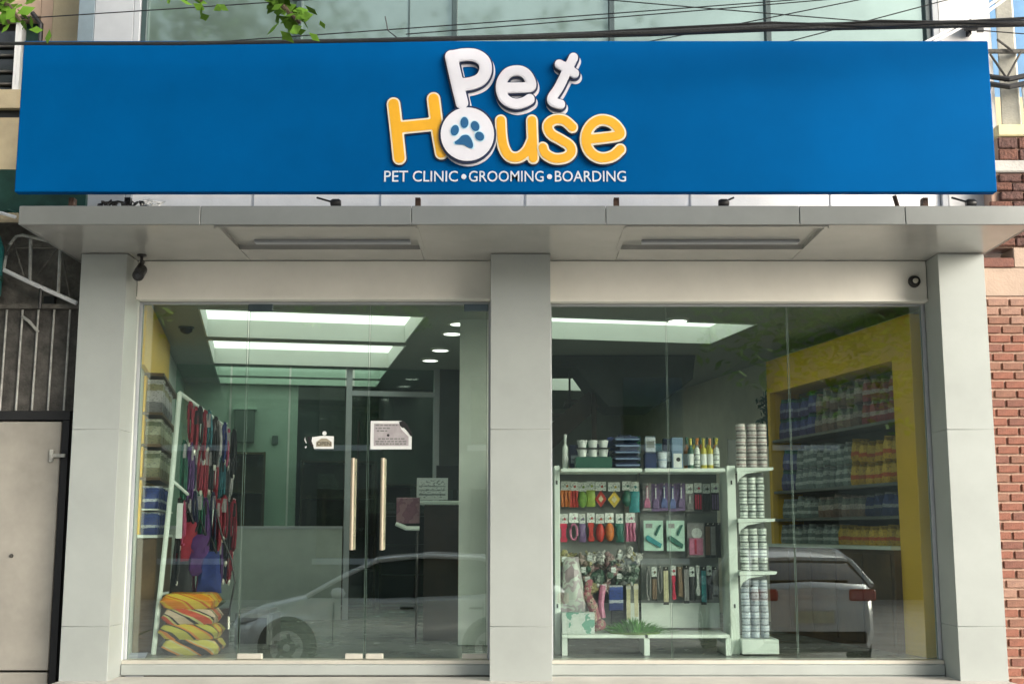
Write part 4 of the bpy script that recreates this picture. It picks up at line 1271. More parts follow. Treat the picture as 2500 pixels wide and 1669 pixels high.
MB().tube([(0.60, 0.55, 1.40), (0.57, 0.50, 1.30), (0.62, 0.48, 1.20), (0.64, 0.47, 1.10), (0.66, 0.46, 1.03)], [0.03, 0.035, 0.04, 0.04, 0.03], 8).build('body', mLEOP, lp, smooth=True)
MB().lathe([(0.001, -0.045), (0.035, -0.03), (0.045, 0), (0.035, 0.03), (0.001, 0.045)], (0.67, 0.45, 1.075), 10).build('head', mLEOP, lp, smooth=True)
MB().tube([(0.70, 0.55, 1.36), (0.68, 0.52, 1.22), (0.69, 0.50, 1.12)], 0.025, 8).build('tail', PM['pink'], lp, smooth=True)
carton('blue_pouch_box', 'dark blue and white pack leaning behind the spotted plush', 0.75, 0.86, 0.60, 0.64, 1.17, 1.36, mBLUEPK)
carton('dark_pack', 'dark pack low on the pegboard beside the cream belts', 0.77, 0.89, 0.66, 0.69, 1.06, 1.36, PM['black'])
for i, x in enumerate((0.905, 0.965)):
    o = thing('belt', ('cream belt hanging beside the dark pack' if i == 0 else 'cream belt hanging nearest the middle of the rack'), 'belt', (x, 0.64, 1.1))
    MB().box(x - 0.015, x + 0.015, 0.635, 0.645, 1.10 + 0.02 * i, 1.37).build('strap', PM['cream'], o)
    MB().box(x - 0.019, x + 0.019, 0.628, 0.634, 1.33, 1.36).build('buckle', mSTEEL, o)
# green plastic grass mat lying on the base shelf
gr = MB()
rnd = random.Random(5)
for k in range(420):
    x = 0.93 + rnd.gauss(0, 0.10)
    y = rnd.uniform(0.36, 0.6)
    h = max(0.02, 0.11 - abs(x - 0.93) * 0.42) * rnd.uniform(0.6, 1.15)
    a = rnd.uniform(0, 6.28)
    lx, ly = (x - 0.93) * 0.8 + rnd.gauss(0, 0.03), rnd.gauss(0, 0.02)
    w = 0.005
    p = Vector((x, y, 1.013))
    q = p + Vector((lx * 0.5, ly * 0.5, h * 0.7))
    e = p + Vector((lx, ly, h))
    s_ = Vector((math.cos(a), math.sin(a), 0)) * w
    gr.add([p - s_, p + s_, q + s_ * 0.8, q - s_ * 0.8, e], [(0, 1, 2, 3), (3, 2, 4)])
gm = thing('grass_mat', 'bright green plastic grass mat lying on the rack base shelf', 'grass mat', (0.93, 0.5, 1.013))
tag(gr.build('blades', mat('plastic_grass', (0.06, 0.24, 0.02), 0.5, var=0.3, scale=25), gm), kind='stuff')
MB().lathe([(0.20, 0.0), (0.20, 0.006)], (0.93, 0.48, 1.0125), 16).build('backing', PM['green'], gm)
gm.children[1].scale = (1, 0.6, 1)

# ------------------------------------------------------------------ yellow framed shelving on the right wall
ys = thing('yellow_shelving', 'yellow framed wall shelving with brown lower cabinets along the side wall', 'shelf unit', (*wr(5.95, 0.4), 0.856))
D0, D1 = -1.0, 1.75
MB(ROOM).box(5.76, 6.10, D0, D0 + 0.30, 0.858, 3.42).build('side_frame', mYELLOW, ys)
MB(ROOM).box(5.76, 6.10, D1 - 0.06, D1, 0.858, 3.42).build('side_frame', mYELLOW, ys)
MB(ROOM).box(5.762, 6.10, D0 + 0.302, D1 - 0.062, 3.10, 3.418).build('valance', mYELLOW, ys)
MB(ROOM).box(6.07, 6.10, D0 + 0.302, D1 - 0.062, 1.66, 3.098).build('back_panel', mPEG, ys)
MB(ROOM).box(5.70, 6.09, D0 + 0.302, D1 - 0.062, 0.858, 1.63).build('base_cabinet', mBROWN, ys, bevel=0.004)
MB(ROOM).box(5.68, 6.09, D0 + 0.302, D1 - 0.062, 1.632, 1.66).build('counter_top', mSHELF, ys)
for z in (2.62, 2.13, 1.87):
    MB(ROOM).box(5.775, 6.068, D0 + 0.302, D1 - 0.062, z, z + 0.024).build('shelf', mPEG, ys)
for k in range(5):
    d = D0 + 0.33 + k * 0.47
    MB(ROOM).box(5.688, 5.699, d + 0.01, d + 0.45, 0.90, 1.60).build('cabinet_door', mBROWN, ys, bevel=0.003)
mPA = banded('red_dotted_pack', [(0, (0.30, 0.06, 0.07)), (0.3, (0.50, 0.40, 0.38)), (0.5, (0.34, 0.09, 0.08)), (0.85, (0.5, 0.42, 0.4))], oval=(0.55, 0.15, (0.66, 0.58, 0.54)))
mPB = banded('brown_grey_pack', [(0, (0.22, 0.15, 0.12)), (0.35, (0.44, 0.40, 0.36)), (0.6, (0.20, 0.22, 0.20)), (0.88, (0.42, 0.34, 0.3))], oval=(0.5, 0.13, (0.5, 0.46, 0.42)))
mPCc = banded('purple_blue_pack', [(0, (0.06, 0.05, 0.16)), (0.3, (0.26, 0.28, 0.40)), (0.45, (0.08, 0.10, 0.28)), (0.8, (0.04, 0.16, 0.12))], oval=(0.6, 0.14, (0.4, 0.42, 0.5)))
mPD = banded('yellow_orange_pack', [(0, (0.62, 0.38, 0.04)), (0.25, (0.55, 0.12, 0.03)), (0.42, (0.68, 0.46, 0.08)), (0.8, (0.40, 0.26, 0.04)), (0.92, (0.62, 0.42, 0.1))], oval=(0.58, 0.14, (0.7, 0.6, 0.36)))
mPE = banded('grey_striped_pack', [(0, (0.20, 0.25, 0.24)), (0.2, (0.46, 0.5, 0.48)), (0.35, (0.16, 0.20, 0.20)), (0.55, (0.42, 0.46, 0.44)), (0.75, (0.2, 0.24, 0.24)), (0.9, (0.5, 0.52, 0.5))])
mPF = banded('navy_pack', [(0, (0.04, 0.05, 0.13)), (0.35, (0.28, 0.30, 0.32)), (0.5, (0.05, 0.07, 0.2)), (0.9, (0.3, 0.3, 0.3))], oval=(0.68, 0.12, (0.4, 0.42, 0.44)))
YR = [(2.646, 0.42, [(-0.2, mPA, 'red dotted'), (0.75, mPB, 'brown grey'), (9, mPCc, 'purple and blue')], 'top'),
      (2.156, 0.42, [(0.15, mPD, 'yellow and orange'), (1.2, mPE, 'grey striped'), (9, mPCc, 'purple and blue')], 'second'),
      (1.896, 0.205, [(-0.1, mPF, 'navy'), (0.7, mPB, 'brown grey'), (9, mPE, 'grey striped')], 'third'),
      (1.662, 0.185, [(0.35, mPD, 'yellow and orange'), (9, mPE, 'grey striped')], 'lowest')]
n = 0
for z, h, bands, rn in YR:
    d = D0 + 0.32
    while d < D1 - 0.22:
        w = random.uniform(0.12, 0.16)
        for lim, m, nm in bands:
            if d < lim:
                break
        hh = h * random.uniform(0.82, 0.97)
        if h > 0.3:
            hz = hh / 2 - 0.004
            packet('pouch', '%s pouch in the upper layer of the %s yellow wall shelf' % (nm, rn), 'pouch', ROOM, 5.80, 5.95, d, d + w, z + hz + 0.006, z + hz * 2 + 0.004, m, '%s pouches %s shelf upper' % (nm, rn), n + 500)
            packet('pouch', '%s pouch in the lower layer of the %s yellow wall shelf' % (nm, rn), 'pouch', ROOM, 5.785, 5.96, d, d + w, z + 0.001, z + hz + 0.002, m, '%s pouches %s shelf lower' % (nm, rn), n)
        else:
            packet('pouch', '%s pouch standing on the %s yellow wall shelf' % (nm, rn), 'pouch', ROOM, 5.79, 5.95, d, d + w, z + 0.001, z + hh, m, '%s pouches %s shelf' % (nm, rn), n)
        d += w + 0.006
        n += 1
hp = thing('hanging_foliage', 'dark green hanging strands at the far end of the yellow shelving', 'plant', (*wr(5.78, 1.85), 2.6))
hm = MB()
rnd = random.Random(3)
for k in range(170):
    t, d, z = 5.80 + rnd.uniform(-0.08, 0.08), 1.86 + rnd.uniform(-0.1, 0.12), rnd.uniform(2.62, 3.12)
    p = ROOM @ Vector((t, d, z))
    a, b = Vector((rnd.uniform(-1, 1), rnd.uniform(-1, 1), rnd.uniform(-1, 1))).normalized() * 0.035, Vector((rnd.uniform(-1, 1), rnd.uniform(-1, 1), rnd.uniform(-1, 1))).normalized() * 0.02
    hm.add([p - a, p + b, p + a, p - b], [(0, 1, 2, 3)])
tag(hm.build('leaves', mat('hanging_leaf', (0.015, 0.09, 0.05), 0.6), hp), kind='stuff')
MB(ROOM).tube([(5.80, 1.86, 2.6), (5.80, 1.88, 3.14), (6.0, 1.88, 3.3)], 0.01, 6).build('stem', PM['darkgreen'], hp)

# ------------------------------------------------------------------ signboard above the canopy
SY = -1.15
SX0, SX1, S0, S1 = -3.322, 3.238, 4.008, 5.068
sg = thing('signboard', 'long blue signboard with raised white and orange letters and a paw print', 'signboard', (0, -1.0, SZ + 0.125))
BOX(SX0, SX1, SY, SY + 0.07, S0, S1).build('panel', mBLUE, sg, bevel=0.006)
mRUST = mat('rusty_steel_post', (0.10, 0.055, 0.035), 0.7, var=0.3, scale=12, bump=0.2)
for x in (-3.0, -0.655, 0.69, 2.78):
    BOX(x, x + 0.035, -1.03, -0.97, SZ + 0.1255, S0 - 0.0045).build('support_post', mRUST, sg)
MB().tube([(2.635, -0.98, SZ + 0.126), (2.60, -0.99, S0 + 0.02)], 0.015, 6).build('support_post', mRUST, sg)

ZX = lambda zx: (zx * 0.36186 - 400) * 0.002753
ZZ = lambda zy: 4.999 - (zy - 330) * 0.001036
STROKES = {
    'P': (39, [[(693, 385), (712, 470), (738, 580), (768, 700)], [(695, 388), (780, 372), (860, 378), (915, 418), (926, 480), (895, 538), (830, 568), (745, 578)]]),
    'e': (31, [[(1045, 598), (1140, 598), (1230, 590), (1222, 535), (1185, 493), (1130, 482), (1075, 500), (1037, 555), (1032, 620), (1062, 680), (1125, 708), (1185, 698), (1224, 676)]]),
    't': (28, [[(1522, 394), (1470, 500), (1420, 600), (1375, 668), (1385, 698), (1432, 712)], [(1426, 440), (1478, 470), (1528, 502)]]),
    'H': (43, [[(305, 703), (328, 880), (350, 1065)], [(575, 668), (600, 850), (632, 1030)], [(340, 862), (460, 850), (585, 838)]]),
    'u': (37, [[(1030, 815), (1036, 920), (1052, 1000), (1090, 1055), (1150, 1062), (1205, 1020), (1238, 955)], [(1240, 815), (1244, 940), (1248, 1068)]]),
    's': (36, [[(1512, 862), (1455, 815), (1388, 813), (1347, 850), (1366, 905), (1432, 945), (1492, 985), (1503, 1030), (1462, 1066), (1390, 1072), (1330, 1040), (1312, 998)]]),
    'E': (37, [[(1612, 945), (1720, 935), (1828, 915), (1815, 866), (1768, 826), (1700, 815), (1640, 848), (1605, 910), (1605, 980), (1640, 1040), (1705, 1070), (1780, 1055), (1832, 1012)]]),
}


def smooth_path(p):
    if len(p) < 3:
        return p
    out = []
    for i in range(len(p) - 1):
        a, b, c, d = (np.array(p[max(i - 1, 0)], float), np.array(p[i], float), np.array(p[i + 1], float), np.array(p[min(i + 2, len(p) - 1)], float))
        for t in np.linspace(0, 1, 6, endpoint=False):
            out.append(tuple(0.5 * ((2 * b) + (c - a) * t + (2 * a - 5 * b + 4 * c - d) * t * t + (3 * b - a - 3 * c + d) * t ** 3)))
    out.append(tuple(map(float, p[-1])))
    return out


def contours(paths, rad, step=5.0):
    """outline loops of the area within rad of the stroke paths"""
    allp = np.array([q for p in paths for q in p])
    x0, y0 = allp.min(0) - rad - 3 * step
    x1, y1 = allp.max(0) + rad + 3 * step
    gx = np.arange(x0, x1, step)
    gy = np.arange(y0, y1, step)
    X, Y = np.meshgrid(gx, gy)
    D = np.full(X.shape, 1e9)
    for p in paths:
        for a, b in zip(p[:-1], p[1:]):
            a, b = np.array(a), np.array(b)
            ab = b - a
            L = max(1e-9, float(ab @ ab))
            t = np.clip(((X - a[0]) * ab[0] + (Y - a[1]) * ab[1]) / L, 0, 1)
            D = np.minimum(D, np.hypot(X - a[0] - t * ab[0], Y - a[1] - t * ab[1]))
    F = D - rad
    seg = {}

    def cross(j, i, j2, i2):
        a, b = F[j, i], F[j2, i2]
        t = a / (a - b)
        return (gx[i] + (gx[i2] - gx[i]) * t, gy[j] + (gy[j2] - gy[j]) * t)
    TB = {1: [(3, 0)], 2: [(0, 1)], 3: [(3, 1)], 4: [(1, 2)], 5: [(3, 2), (1, 0)], 6: [(0, 2)], 7: [(3, 2)], 8: [(2, 3)], 9: [(2, 0)], 10: [(0, 3), (2, 1)], 11: [(2, 1)], 12: [(1, 3)], 13: [(1, 0)], 14: [(0, 3)]}
    pts = {}
    for j in range(len(gy) - 1):
        for i in range(len(gx) - 1):
            c = (F[j, i] < 0) | ((F[j, i + 1] < 0) << 1) | ((F[j + 1, i + 1] < 0) << 2) | ((F[j + 1, i] < 0) << 3)
            c = int(c)
            for a, b in TB.get(c, ()):
                ks = []
                for e in (a, b):
                    key = [('h', j, i), ('v', j, i + 1), ('h', j + 1, i), ('v', j, i)][e]
                    if key not in pts:
                        pts[key] = cross(key[1], key[2], key[1], key[2] + 1) if key[0] == 'h' else cross(key[1], key[2], key[1] + 1, key[2])
                    ks.append(key)
                seg[ks[0]] = ks[1]
    loops = []
    while seg:
        k0 = next(iter(seg))
        lp, k = [], k0
        while k in seg:
            lp.append(pts[k])
            k = seg.pop(k)
        if len(lp) > 6:
            a = np.array(lp)
            for _ in range(2):      # relax the grid steps
                a = 0.5 * a + 0.25 * (np.roll(a, 1, 0) + np.roll(a, -1, 0))
            loops.append([tuple(q) for q in a])
    return loops


def plate(name, loops, y0, y1, m, parent):
    """flat plate cut to the loops (sign coordinates), front at y0, back at y1"""
    c = bpy.data.curves.new(name, 'CURVE')
    c.dimensions = '2D'
    c.fill_mode = 'BOTH'
    c.extrude = (y1 - y0) / 2
    for lp in loops:
        s = c.splines.new('POLY')
        s.points.add(len(lp) - 1)
        for p, (zx, zy) in zip(s.points, lp):
            p.co = (ZX(zx), ZZ(zy), 0, 1)
        s.use_cyclic_u = True
    o = bpy.data.objects.new(name, c)
    me = bpy.data.meshes.new_from_object(o)
    bpy.data.objects.remove(o)
    off = Vector((0, 0, 0))
    p = parent
    while p is not None:
        off += Vector(p.location)
        p = p.parent
    yc = (y0 + y1) / 2
    for v in me.vertices:
        v.co = Vector((v.co.x, yc - v.co.z, v.co.y)) - off
    me.materials.append(m)
    ob = bpy.data.objects.new(name, me)
    COL.objects.link(ob)
    ob.parent = parent
    return ob


def circle(cx, cy, rx, ry=None, rot=0.0, n=40):
    ry = ry or rx
    c, s = math.cos(rot), math.sin(rot)
    return [(cx + rx * math.cos(t) * c - ry * math.sin(t) * s, cy + rx * math.cos(t) * s + ry * math.sin(t) * c) for t in [2 * math.pi * k / n for k in range(n)]]


order = ['H', 'u', 's', 'E', 'P', 'e', 't']
for q, L in enumerate(order):
    rad, paths = STROKES[L]
    paths = [smooth_path(p) for p in paths]
    white = L in 'Pet'
    dq = 0.0022 * q          # neighbouring letters stand at slightly different depths where they overlap
    yb = SY - 0.004 - dq
    lt = plate('letter', contours(paths, rad + (15 if white else 11)), yb - 0.006, SY + 0.002 - 0.0004 * q, mNAVY, sg)
    plate('letter_edge', contours(paths, rad + (3 if white else 3)), yb - 0.015 - dq, yb - 0.0065, mLPALE if not white else mLWHITE, lt)
    plate('letter_face', contours(paths, rad - (5 if white else 8)), yb - 0.0175 - dq, yb - 0.0155 - dq, mLWHITE if white else mORANGE, lt)
    if white:      # second pale rim peeping out below the dark outline
        plate('letter_lower_rim', [[(a + 8, b + 16) for a, b in lp] for lp in contours(paths, rad + 17)], SY - 0.004 - 0.0003 * q, SY - 0.001 - 0.0003 * q, mLWHITE, lt)
disc = plate('letter', [circle(806, 914, 194)], SY - 0.036, SY - 0.0035, mNAVY, sg)
plate('letter_lower_rim', [circle(812, 930, 190)], SY - 0.020, SY - 0.0042, mLWHITE, disc)
plate('letter_edge', [circle(806, 914, 179)], SY - 0.046, SY - 0.0365, mLWHITE, disc)
for tq, (cx, cy, rx, ry, ro) in enumerate(((722, 890, 27, 36, 0.25), (786, 838, 27, 37, 0.0), (858, 862, 28, 35, -0.45), (888, 930, 28, 33, -0.8))):
    plate('toe_edge', [circle(cx, cy, rx + 6, ry + 6, ro, 24)], SY - 0.0485 - 0.0001 * tq, SY - 0.0465, mCYAN, disc)
    plate('toe', [circle(cx, cy, rx, ry, ro, 24)], SY - 0.0505, SY - 0.049, mPAW, disc)
pad = smooth_path([(720, 968), (748, 948), (772, 925), (808, 922), (832, 948), (845, 985), (838, 1008), (815, 1005), (785, 988), (755, 985), (728, 982), (720, 968)])
pc = np.array(pad).mean(0)
plate('pad_edge', [[tuple(pc + (np.array(p) - pc) * 1.14) for p in pad]], SY - 0.0485, SY - 0.0465, mCYAN, disc)
plate('pad', [pad], SY - 0.0505, SY - 0.049, mPAW, disc)
mTAG = mat('white_vinyl_lettering', (0.66, 0.70, 0.76), 0.4, var=0.04)
tz0, tz1 = ZZ(1219), ZZ(1147)
for body, a, b in (('PET', 248, 408), ('CLINIC', 440, 742), ('GROOMING', 816, 1318), ('BOARDING', 1393, 1870)):
    place_text('lettering', body, ZX(a), ZX(b), tz0, tz1, SY - 0.0012, mTAG, sg, 0.004, 0.004)
for zx in (782, 1357):
    plate('lettering', [circle(zx, 1186, 17, n=20)], SY - 0.006, SY - 0.0012, mTAG, sg)

# fittings in the gap below the sign
for i, (x, fl_, lab) in enumerate(((-1.22, 1, 'small black clamp lamp under the sign, over the entrance doors'), (1.40, -1, 'small black clamp lamp under the sign, over the display window'),
                                    (3.07, 1, 'small black clamp lamp under the sign, at its right end'))):
    o = thing('clamp_lamp', lab, 'lamp', (x, -1.04, SZ + 0.126))
    MB().tube([(x - 0.10 * fl_, -1.04, 4.0), (x + 0.02, -1.04, 3.965)], 0.007, 6).build('arm', mBLACK, o)
    MB().lathe([(0.02, -0.035), (0.028, -0.02), (0.028, 0.02), (0.018, 0.035)], (x + 0.03, -1.04, 3.962), 10, 'x').build('head', mBLACK, o, smooth=True)
    BOX(x + 0.02, x + 0.04, -1.05, -1.03, SZ + 0.127, 3.945).build('foot', mBLACK, o)
o = thing('cable_coil', 'tangle of black and white cable under the left end of the sign', 'cable', (-2.7, -1.05, SZ + 0.126))
rnd = random.Random(11)
for m, x0, n_ in ((mBLACK, -2.78, 5), (mUPWALL, -2.50, 4), (mBLACK, -2.62, 3)):
    pts = []
    for k in range(n_ * 8):
        t = k / 8 * 2 * math.pi
        pts.append((x0 + 0.16 * k / (n_ * 8) + rnd.uniform(0.01, 0.05) * math.cos(t) + rnd.uniform(-.02, .02), -1.05 + rnd.uniform(-.02, .02), 3.95 + rnd.uniform(0.008, 0.036) * math.sin(t)))
    MB().tube(pts, 0.008, 6).build('coil', m, o, smooth=True)
BOX(-2.62, -2.58, -1.04, -1.0, SZ + 0.127, S0 - 0.006).build('clip', mBLACK, o)

# ------------------------------------------------------------------ cameras on the front
cl = thing('security_camera', 'black bullet security camera hanging under the canopy at the left pillar', 'camera', (-2.72, -0.30, SZ))
MB().lathe([(0.035, -0.012), (0.035, 0.0)], (-2.712, -0.30, SZ - 0.001), 14).build('mount', mBLACK, cl)
MB().tube([(-2.712, -0.30, SZ - 0.01), (-2.712, -0.30, SZ - 0.08)], 0.011, 8).build('arm', mBLACK, cl)
cb = MB()
ax = Vector((0.10, -0.85, -0.5)).normalized()
c0 = Vector((-2.722, -0.25, SZ - 0.095))
cb.tube([c0, c0 + ax * 0.02, c0 + ax * 0.16, c0 + ax * 0.165], [0.03, 0.042, 0.042, 0.034], 14)
cb.build('body', mBLACK, cl, smooth=True)
MB().tube([c0 + ax * 0.164, c0 + ax * 0.168], 0.022, 12).build('lens', mCARGLASS, cl)
MB().tube([c0 + Vector((0, 0, 0.048)) - ax * 0.01, c0 + Vector((0, 0, 0.048)) + ax * 0.185], 0.018, 8).build('sun_hood', mBLACK, cl)
cr_ = thing('dome_camera', 'round black dome camera on the cream beam near the right pillar', 'camera', (2.998, -0.11, 3.61))
MB().lathe([(0.042, 0.0), (0.046, -0.008), (0.042, -0.03), (0.03, -0.04)], (2.998, -0.105, 3.612), 18, 'y').build('ring', mBLACK, cr_, smooth=True)
MB().lathe([(0.020, 0.0), (0.018, -0.012), (0.008, -0.018)], (2.998, -0.146, 3.612), 14, 'y').build('lens', mSTEEL, cr_, smooth=True)
fo = thing('flood_lamp', 'small black flood lamp on the white upper wall at the right', 'lamp', (3.56, 0.0, 5.60))
BOX(3.52, 3.62, -0.06, 0.0, 5.62, 5.70).build('head', mBLACK, fo, bevel=0.008)
BOX(3.56, 3.58, -0.005, 0.058, 5.60, 5.72).build('bracket', mBLACK, fo)
BOX(3.61, 3.66, -0.05, -0.03, 5.60, 5.63).build('visor', mBLACK, fo)

# ------------------------------------------------------------------ neighbour on the left
mGATE = mat('cream_gate_sheet', (0.32, 0.30, 0.255), 0.5, var=0.17, scale=1.6)
mDIRT = mat('stained_concrete', (0.15, 0.14, 0.12), 0.9, var=0.45, scale=5, bump=0.5, bscale=40)
mDARKW = mat('dark_board', (0.085, 0.08, 0.07), 0.85, var=0.4, scale=9, bump=0.3)
mPIPE = mat('worn_white_pipe', (0.40, 0.40, 0.36), 0.5, var=0.3, scale=14)
mGREENR = mat('green_roof_sheet', (0.02, 0.075, 0.055), 0.45, var=0.35, scale=4)
mTEAL = mat('teal_drum', (0.03, 0.22, 0.21), 0.4, var=0.2)
mCREAM = mat('cream_render', (0.46, 0.38, 0.24), 0.8, var=0.10, scale=3, bump=0.15)
mPEACH = mat('peach_render', (0.46, 0.33, 0.24), 0.8, var=0.12, scale=3)
gt = thing('metal_gate', 'cream sheet metal gate with black frame beside the left pillar', 'gate', (-3.9, -0.1, 0.13))
for x0, x1 in ((-4.62, -3.295),):
    BOX(x0, x1, -0.13, -0.10, 0.80, 2.565).build('gate_sheet', mGATE, gt, bevel=0.004)
    BOX(x0, x1, -0.135, -0.10, 0.14, 0.785).build('gate_sheet', mGATE, gt, bevel=0.004)
BOX(-3.29, -3.24, -0.12, -0.04, 0.135, 2.575).build('frame_post', mBLACK, gt)
BOX(-4.62, -3.24, -0.12, -0.04, 2.58, 2.645).build('frame_head', mBLACK, gt)
BOX(-3.36, -3.335, -0.16, -0.131, 2.27, 2.36).build('latch', mPIPE, gt, bevel=0.003)
BOX(-3.334, -3.25, -0.155, -0.135, 2.305, 2.33).build('latch_bolt', mPIPE, gt)
MB().lathe([(0.015, 0), (0.013, -0.01)], (-3.60, -0.1305, 1.60), 8, 'y').build('lock_mark', mDIRT, gt)
gl = thing('vent_grille', 'dark vent panel with thin vertical bars above the cream gate', 'grille', (-3.9, -0.08, 2.65))
BOX(-4.62, -3.20, -0.03, 0.02, 2.655, 3.42).build('board', mDARKW, gl)
for k in range(10):
    x = -3.31 - k * 0.118
    MB().tube([(x, -0.055, 2.655), (x + 0.006, -0.055, 3.41)], 0.008, 6).build('bar', mPIPE, gl)
BOX(-4.62, -3.19, -0.075, -0.035, 3.418, 3.45).build('top_rail', mDIRT, gl)
MB().tube([(-3.66, -0.06, 3.36), (-3.60, -0.07, 3.32), (-3.53, -0.06, 3.24)], 0.012, 6).build('loose_strip', mPIPE, gl)
lwall = thing('concrete_wall', 'stained dark concrete wall above the barred vent panel', 'wall', (-3.9, 0.1, 0.13))
BOX(-4.7, -3.15, 0.03, 0.25, 0.135, 4.10).build('wall', mDIRT, lwall)
BOX(-3.52, -3.44, -0.02, 0.029, 3.22, 3.52).build('stain_pipe', mBLACK, lwall)
br = thing('awning_bracket', 'white pipe awning bracket frame on the dark concrete wall', 'bracket', (-3.5, -0.1, 3.4))
PI = lambda *p: [(x, -0.16, z) for x, z in p]
MB().tube(PI((-3.775, 3.70), (-3.765, 3.80), (-3.745, 3.88), (-3.70, 3.945), (-3.655, 3.955), (-3.52, 3.925), (-3.36, 3.885), (-3.20, 3.845)), 0.0125, 8).build('curved_pipe', mPIPE, br, smooth=True)
MB().tube(PI((-3.775, 3.69), (-3.56, 3.59), (-3.22, 3.44)), 0.016, 8).build('lower_pipe', mUPWALL, br, smooth=True)
for a, b in (((-3.59, 3.925), (-3.575, 3.60)), ((-3.365, 3.885), (-3.36, 3.505))):
    MB().tube(PI(a, b), 0.013, 8).build('upright_pipe', mPIPE, br)
for a, b in (((-3.72, 3.91), (-3.62, 3.64)), ((-3.38, 3.86), (-3.52, 3.66)), ((-3.355, 3.86), (-3.27, 3.47))):
    MB().tube(PI(a, b), 0.006, 6).build('thin_rod', mDIRT, br)
MB().tube(PI((-3.71, 3.86), (-3.40, 3.86)), 0.006, 6).build('thin_rod', mDIRT, br)
MB().tube(PI((-3.49, 3.56), (-3.492, 3.40)), 0.013, 6).build('black_tie', mBLACK, br)
gr_ = thing('green_roof', 'dark green corrugated roof sheet beside the left end of the canopy', 'roof', (-3.9, 0, 4.0))
for k in range(8):
    x = -4.70 + k * 0.235
    MB().prism_y([(x, 0), (x + 0.06, 0.022), (x + 0.118, 0.0), (x + 0.176, 0.022), (x + 0.233, 0), (x + 0.233, -0.006), (x + 0.176, 0.016), (x + 0.118, -0.006), (x + 0.06, 0.016), (x, -0.006)], 0, 1).v
    mb = MB().prism_y([(x, 0), (x + 0.06, 0.022), (x + 0.118, 0.0), (x + 0.176, 0.022), (x + 0.233, 0), (x + 0.233, -0.006), (x + 0.176, 0.016), (x + 0.118, -0.006), (x + 0.06, 0.016), (x, -0.006)], 0, 1)
    mb.v = [Vector((v.x, -0.35 + v.y * 0.9, 4.08 + v.y * 0.30 + v.z)) for v in mb.v]
    mb.build('roof_sheet', mGREENR, gr_)
BOX(-4.7, -3.145, -0.30, -0.26, 4.10, 4.42).build('roof_board', mGREENR, gr_)
for a, b in ((-4.2, -3.86), (-3.82, -3.62)):
    MB().tube([(a, -0.38, 4.08), ((a + b) / 2, -0.38, 4.065), (b, -0.38, 4.035)], 0.013, 6).build('edge_strip', mUPWALL, gr_)
td = thing('teal_drum', 'teal plastic drum on the wall at the left picture edge', 'drum', (-3.93, -0.2, 3.45))
MB().lathe([(0.10, 3.47), (0.15, 3.50), (0.155, 3.85), (0.12, 3.95), (0.05, 3.97)], (-3.93, -0.2, 0), 18).build('body', mTEAL, td, smooth=True)
MB().lathe([(0.158, 3.60), (0.162, 3.62), (0.158, 3.64)], (-3.93, -0.2, 0), 18).build('band', mGREENR, td)

hb = thing('cream_house', 'cream rendered house with dark barred windows behind the left end of the sign', 'house', (-5, 1.6, 0.13))
BOX(-7.0, -3.45, 0.70, 0.95, 4.11, 5.165).build('wall', mCREAM, hb)
BOX(-7.0, -3.45, 0.66, 0.95, 5.235, 5.395).build('wall_band', mCREAM, hb)
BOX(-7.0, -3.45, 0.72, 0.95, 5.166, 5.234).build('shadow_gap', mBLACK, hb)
BOX(-7.0, -3.45, 0.95, 1.2, 4.11, 7.6).build('inner_wall', mDARKW, hb)
BOX(-3.83, -3.45, 0.60, 0.949, 5.40, 7.6).build('corner_pier', mCREAM, hb, bevel=0.01)
BOX(-3.93, -3.83, 0.62, 0.949, 5.40, 7.6).build('peach_return', mPEACH, hb)
BOX(-7.0, -3.935, 0.62, 0.949, 6.02, 7.6).build('upper_wall', mPEACH, hb)
w1 = BOX(-4.5, -4.17, 0.78, 0.80, 5.40, 6.018).build('window', mCARGLASS, hb)
for z in (5.47, 5.58, 5.72, 5.80):
    BOX(-4.5, -4.17, 0.74, 0.775, z, z + 0.014).build('bar', mDARKW, w1)
BOX(-4.168, -4.145, 0.70, 0.80, 5.396, 6.018).build('frame', mUPWALL, w1)
w2 = BOX(-4.11, -3.955, 0.78, 0.80, 5.40, 6.018).build('window', mGREENR, hb)
BOX(-4.142, -4.115, 0.70, 0.80, 5.396, 6.018).build('frame', mUPWALL, w2)
BOX(-3.953, -3.934, 0.70, 0.80, 5.396, 6.018).build('frame', mUPWALL, w2)
MB().tube([(-3.90, 0.56, 5.39), (-3.90, 0.56, 5.92), (-3.98, 0.56, 6.02)], 0.02, 8).build('drain_pipe', mBLACK, hb)

# ------------------------------------------------------------------ neighbour on the right: brick wall, pier and pole
mMORTAR = mat('pale_mortar', (0.46, 0.31, 0.235), 0.9, var=0.1, scale=8, bump=0.2)
BR = [mat('brick_' + n_, c, 0.8, var=0.22, scale=18, bump=0.3, bscale=70) for n_, c in (('red', (0.22, 0.085, 0.054)), ('dark', (0.175, 0.072, 0.05)), ('brown', (0.21, 0.10, 0.066)), ('lighter', (0.28, 0.16, 0.115)))]
bwall = thing('brick_wall', 'red brick wall with pale mortar beside the right pillar', 'wall', (4.3, 0, 0.13))
BOX(3.40, 5.6, -0.10, 0.12, 0.132, 3.50).build('mortar', mMORTAR, bwall)
BOX(3.46, 5.6, -0.112, 0.12, 3.505, 3.715).build('plain_band', mat('sandy_tone', (0.40, 0.30, 0.23), 0.85, var=0.1, scale=5, bump=0.2), bwall)  # plain pale band stands for brick washed out by strong light
BOX(3.46, 3.745, -0.13, 0.12, 3.72, 3.79).build('coping_brick', BR[1], bwall, bevel=0.006)
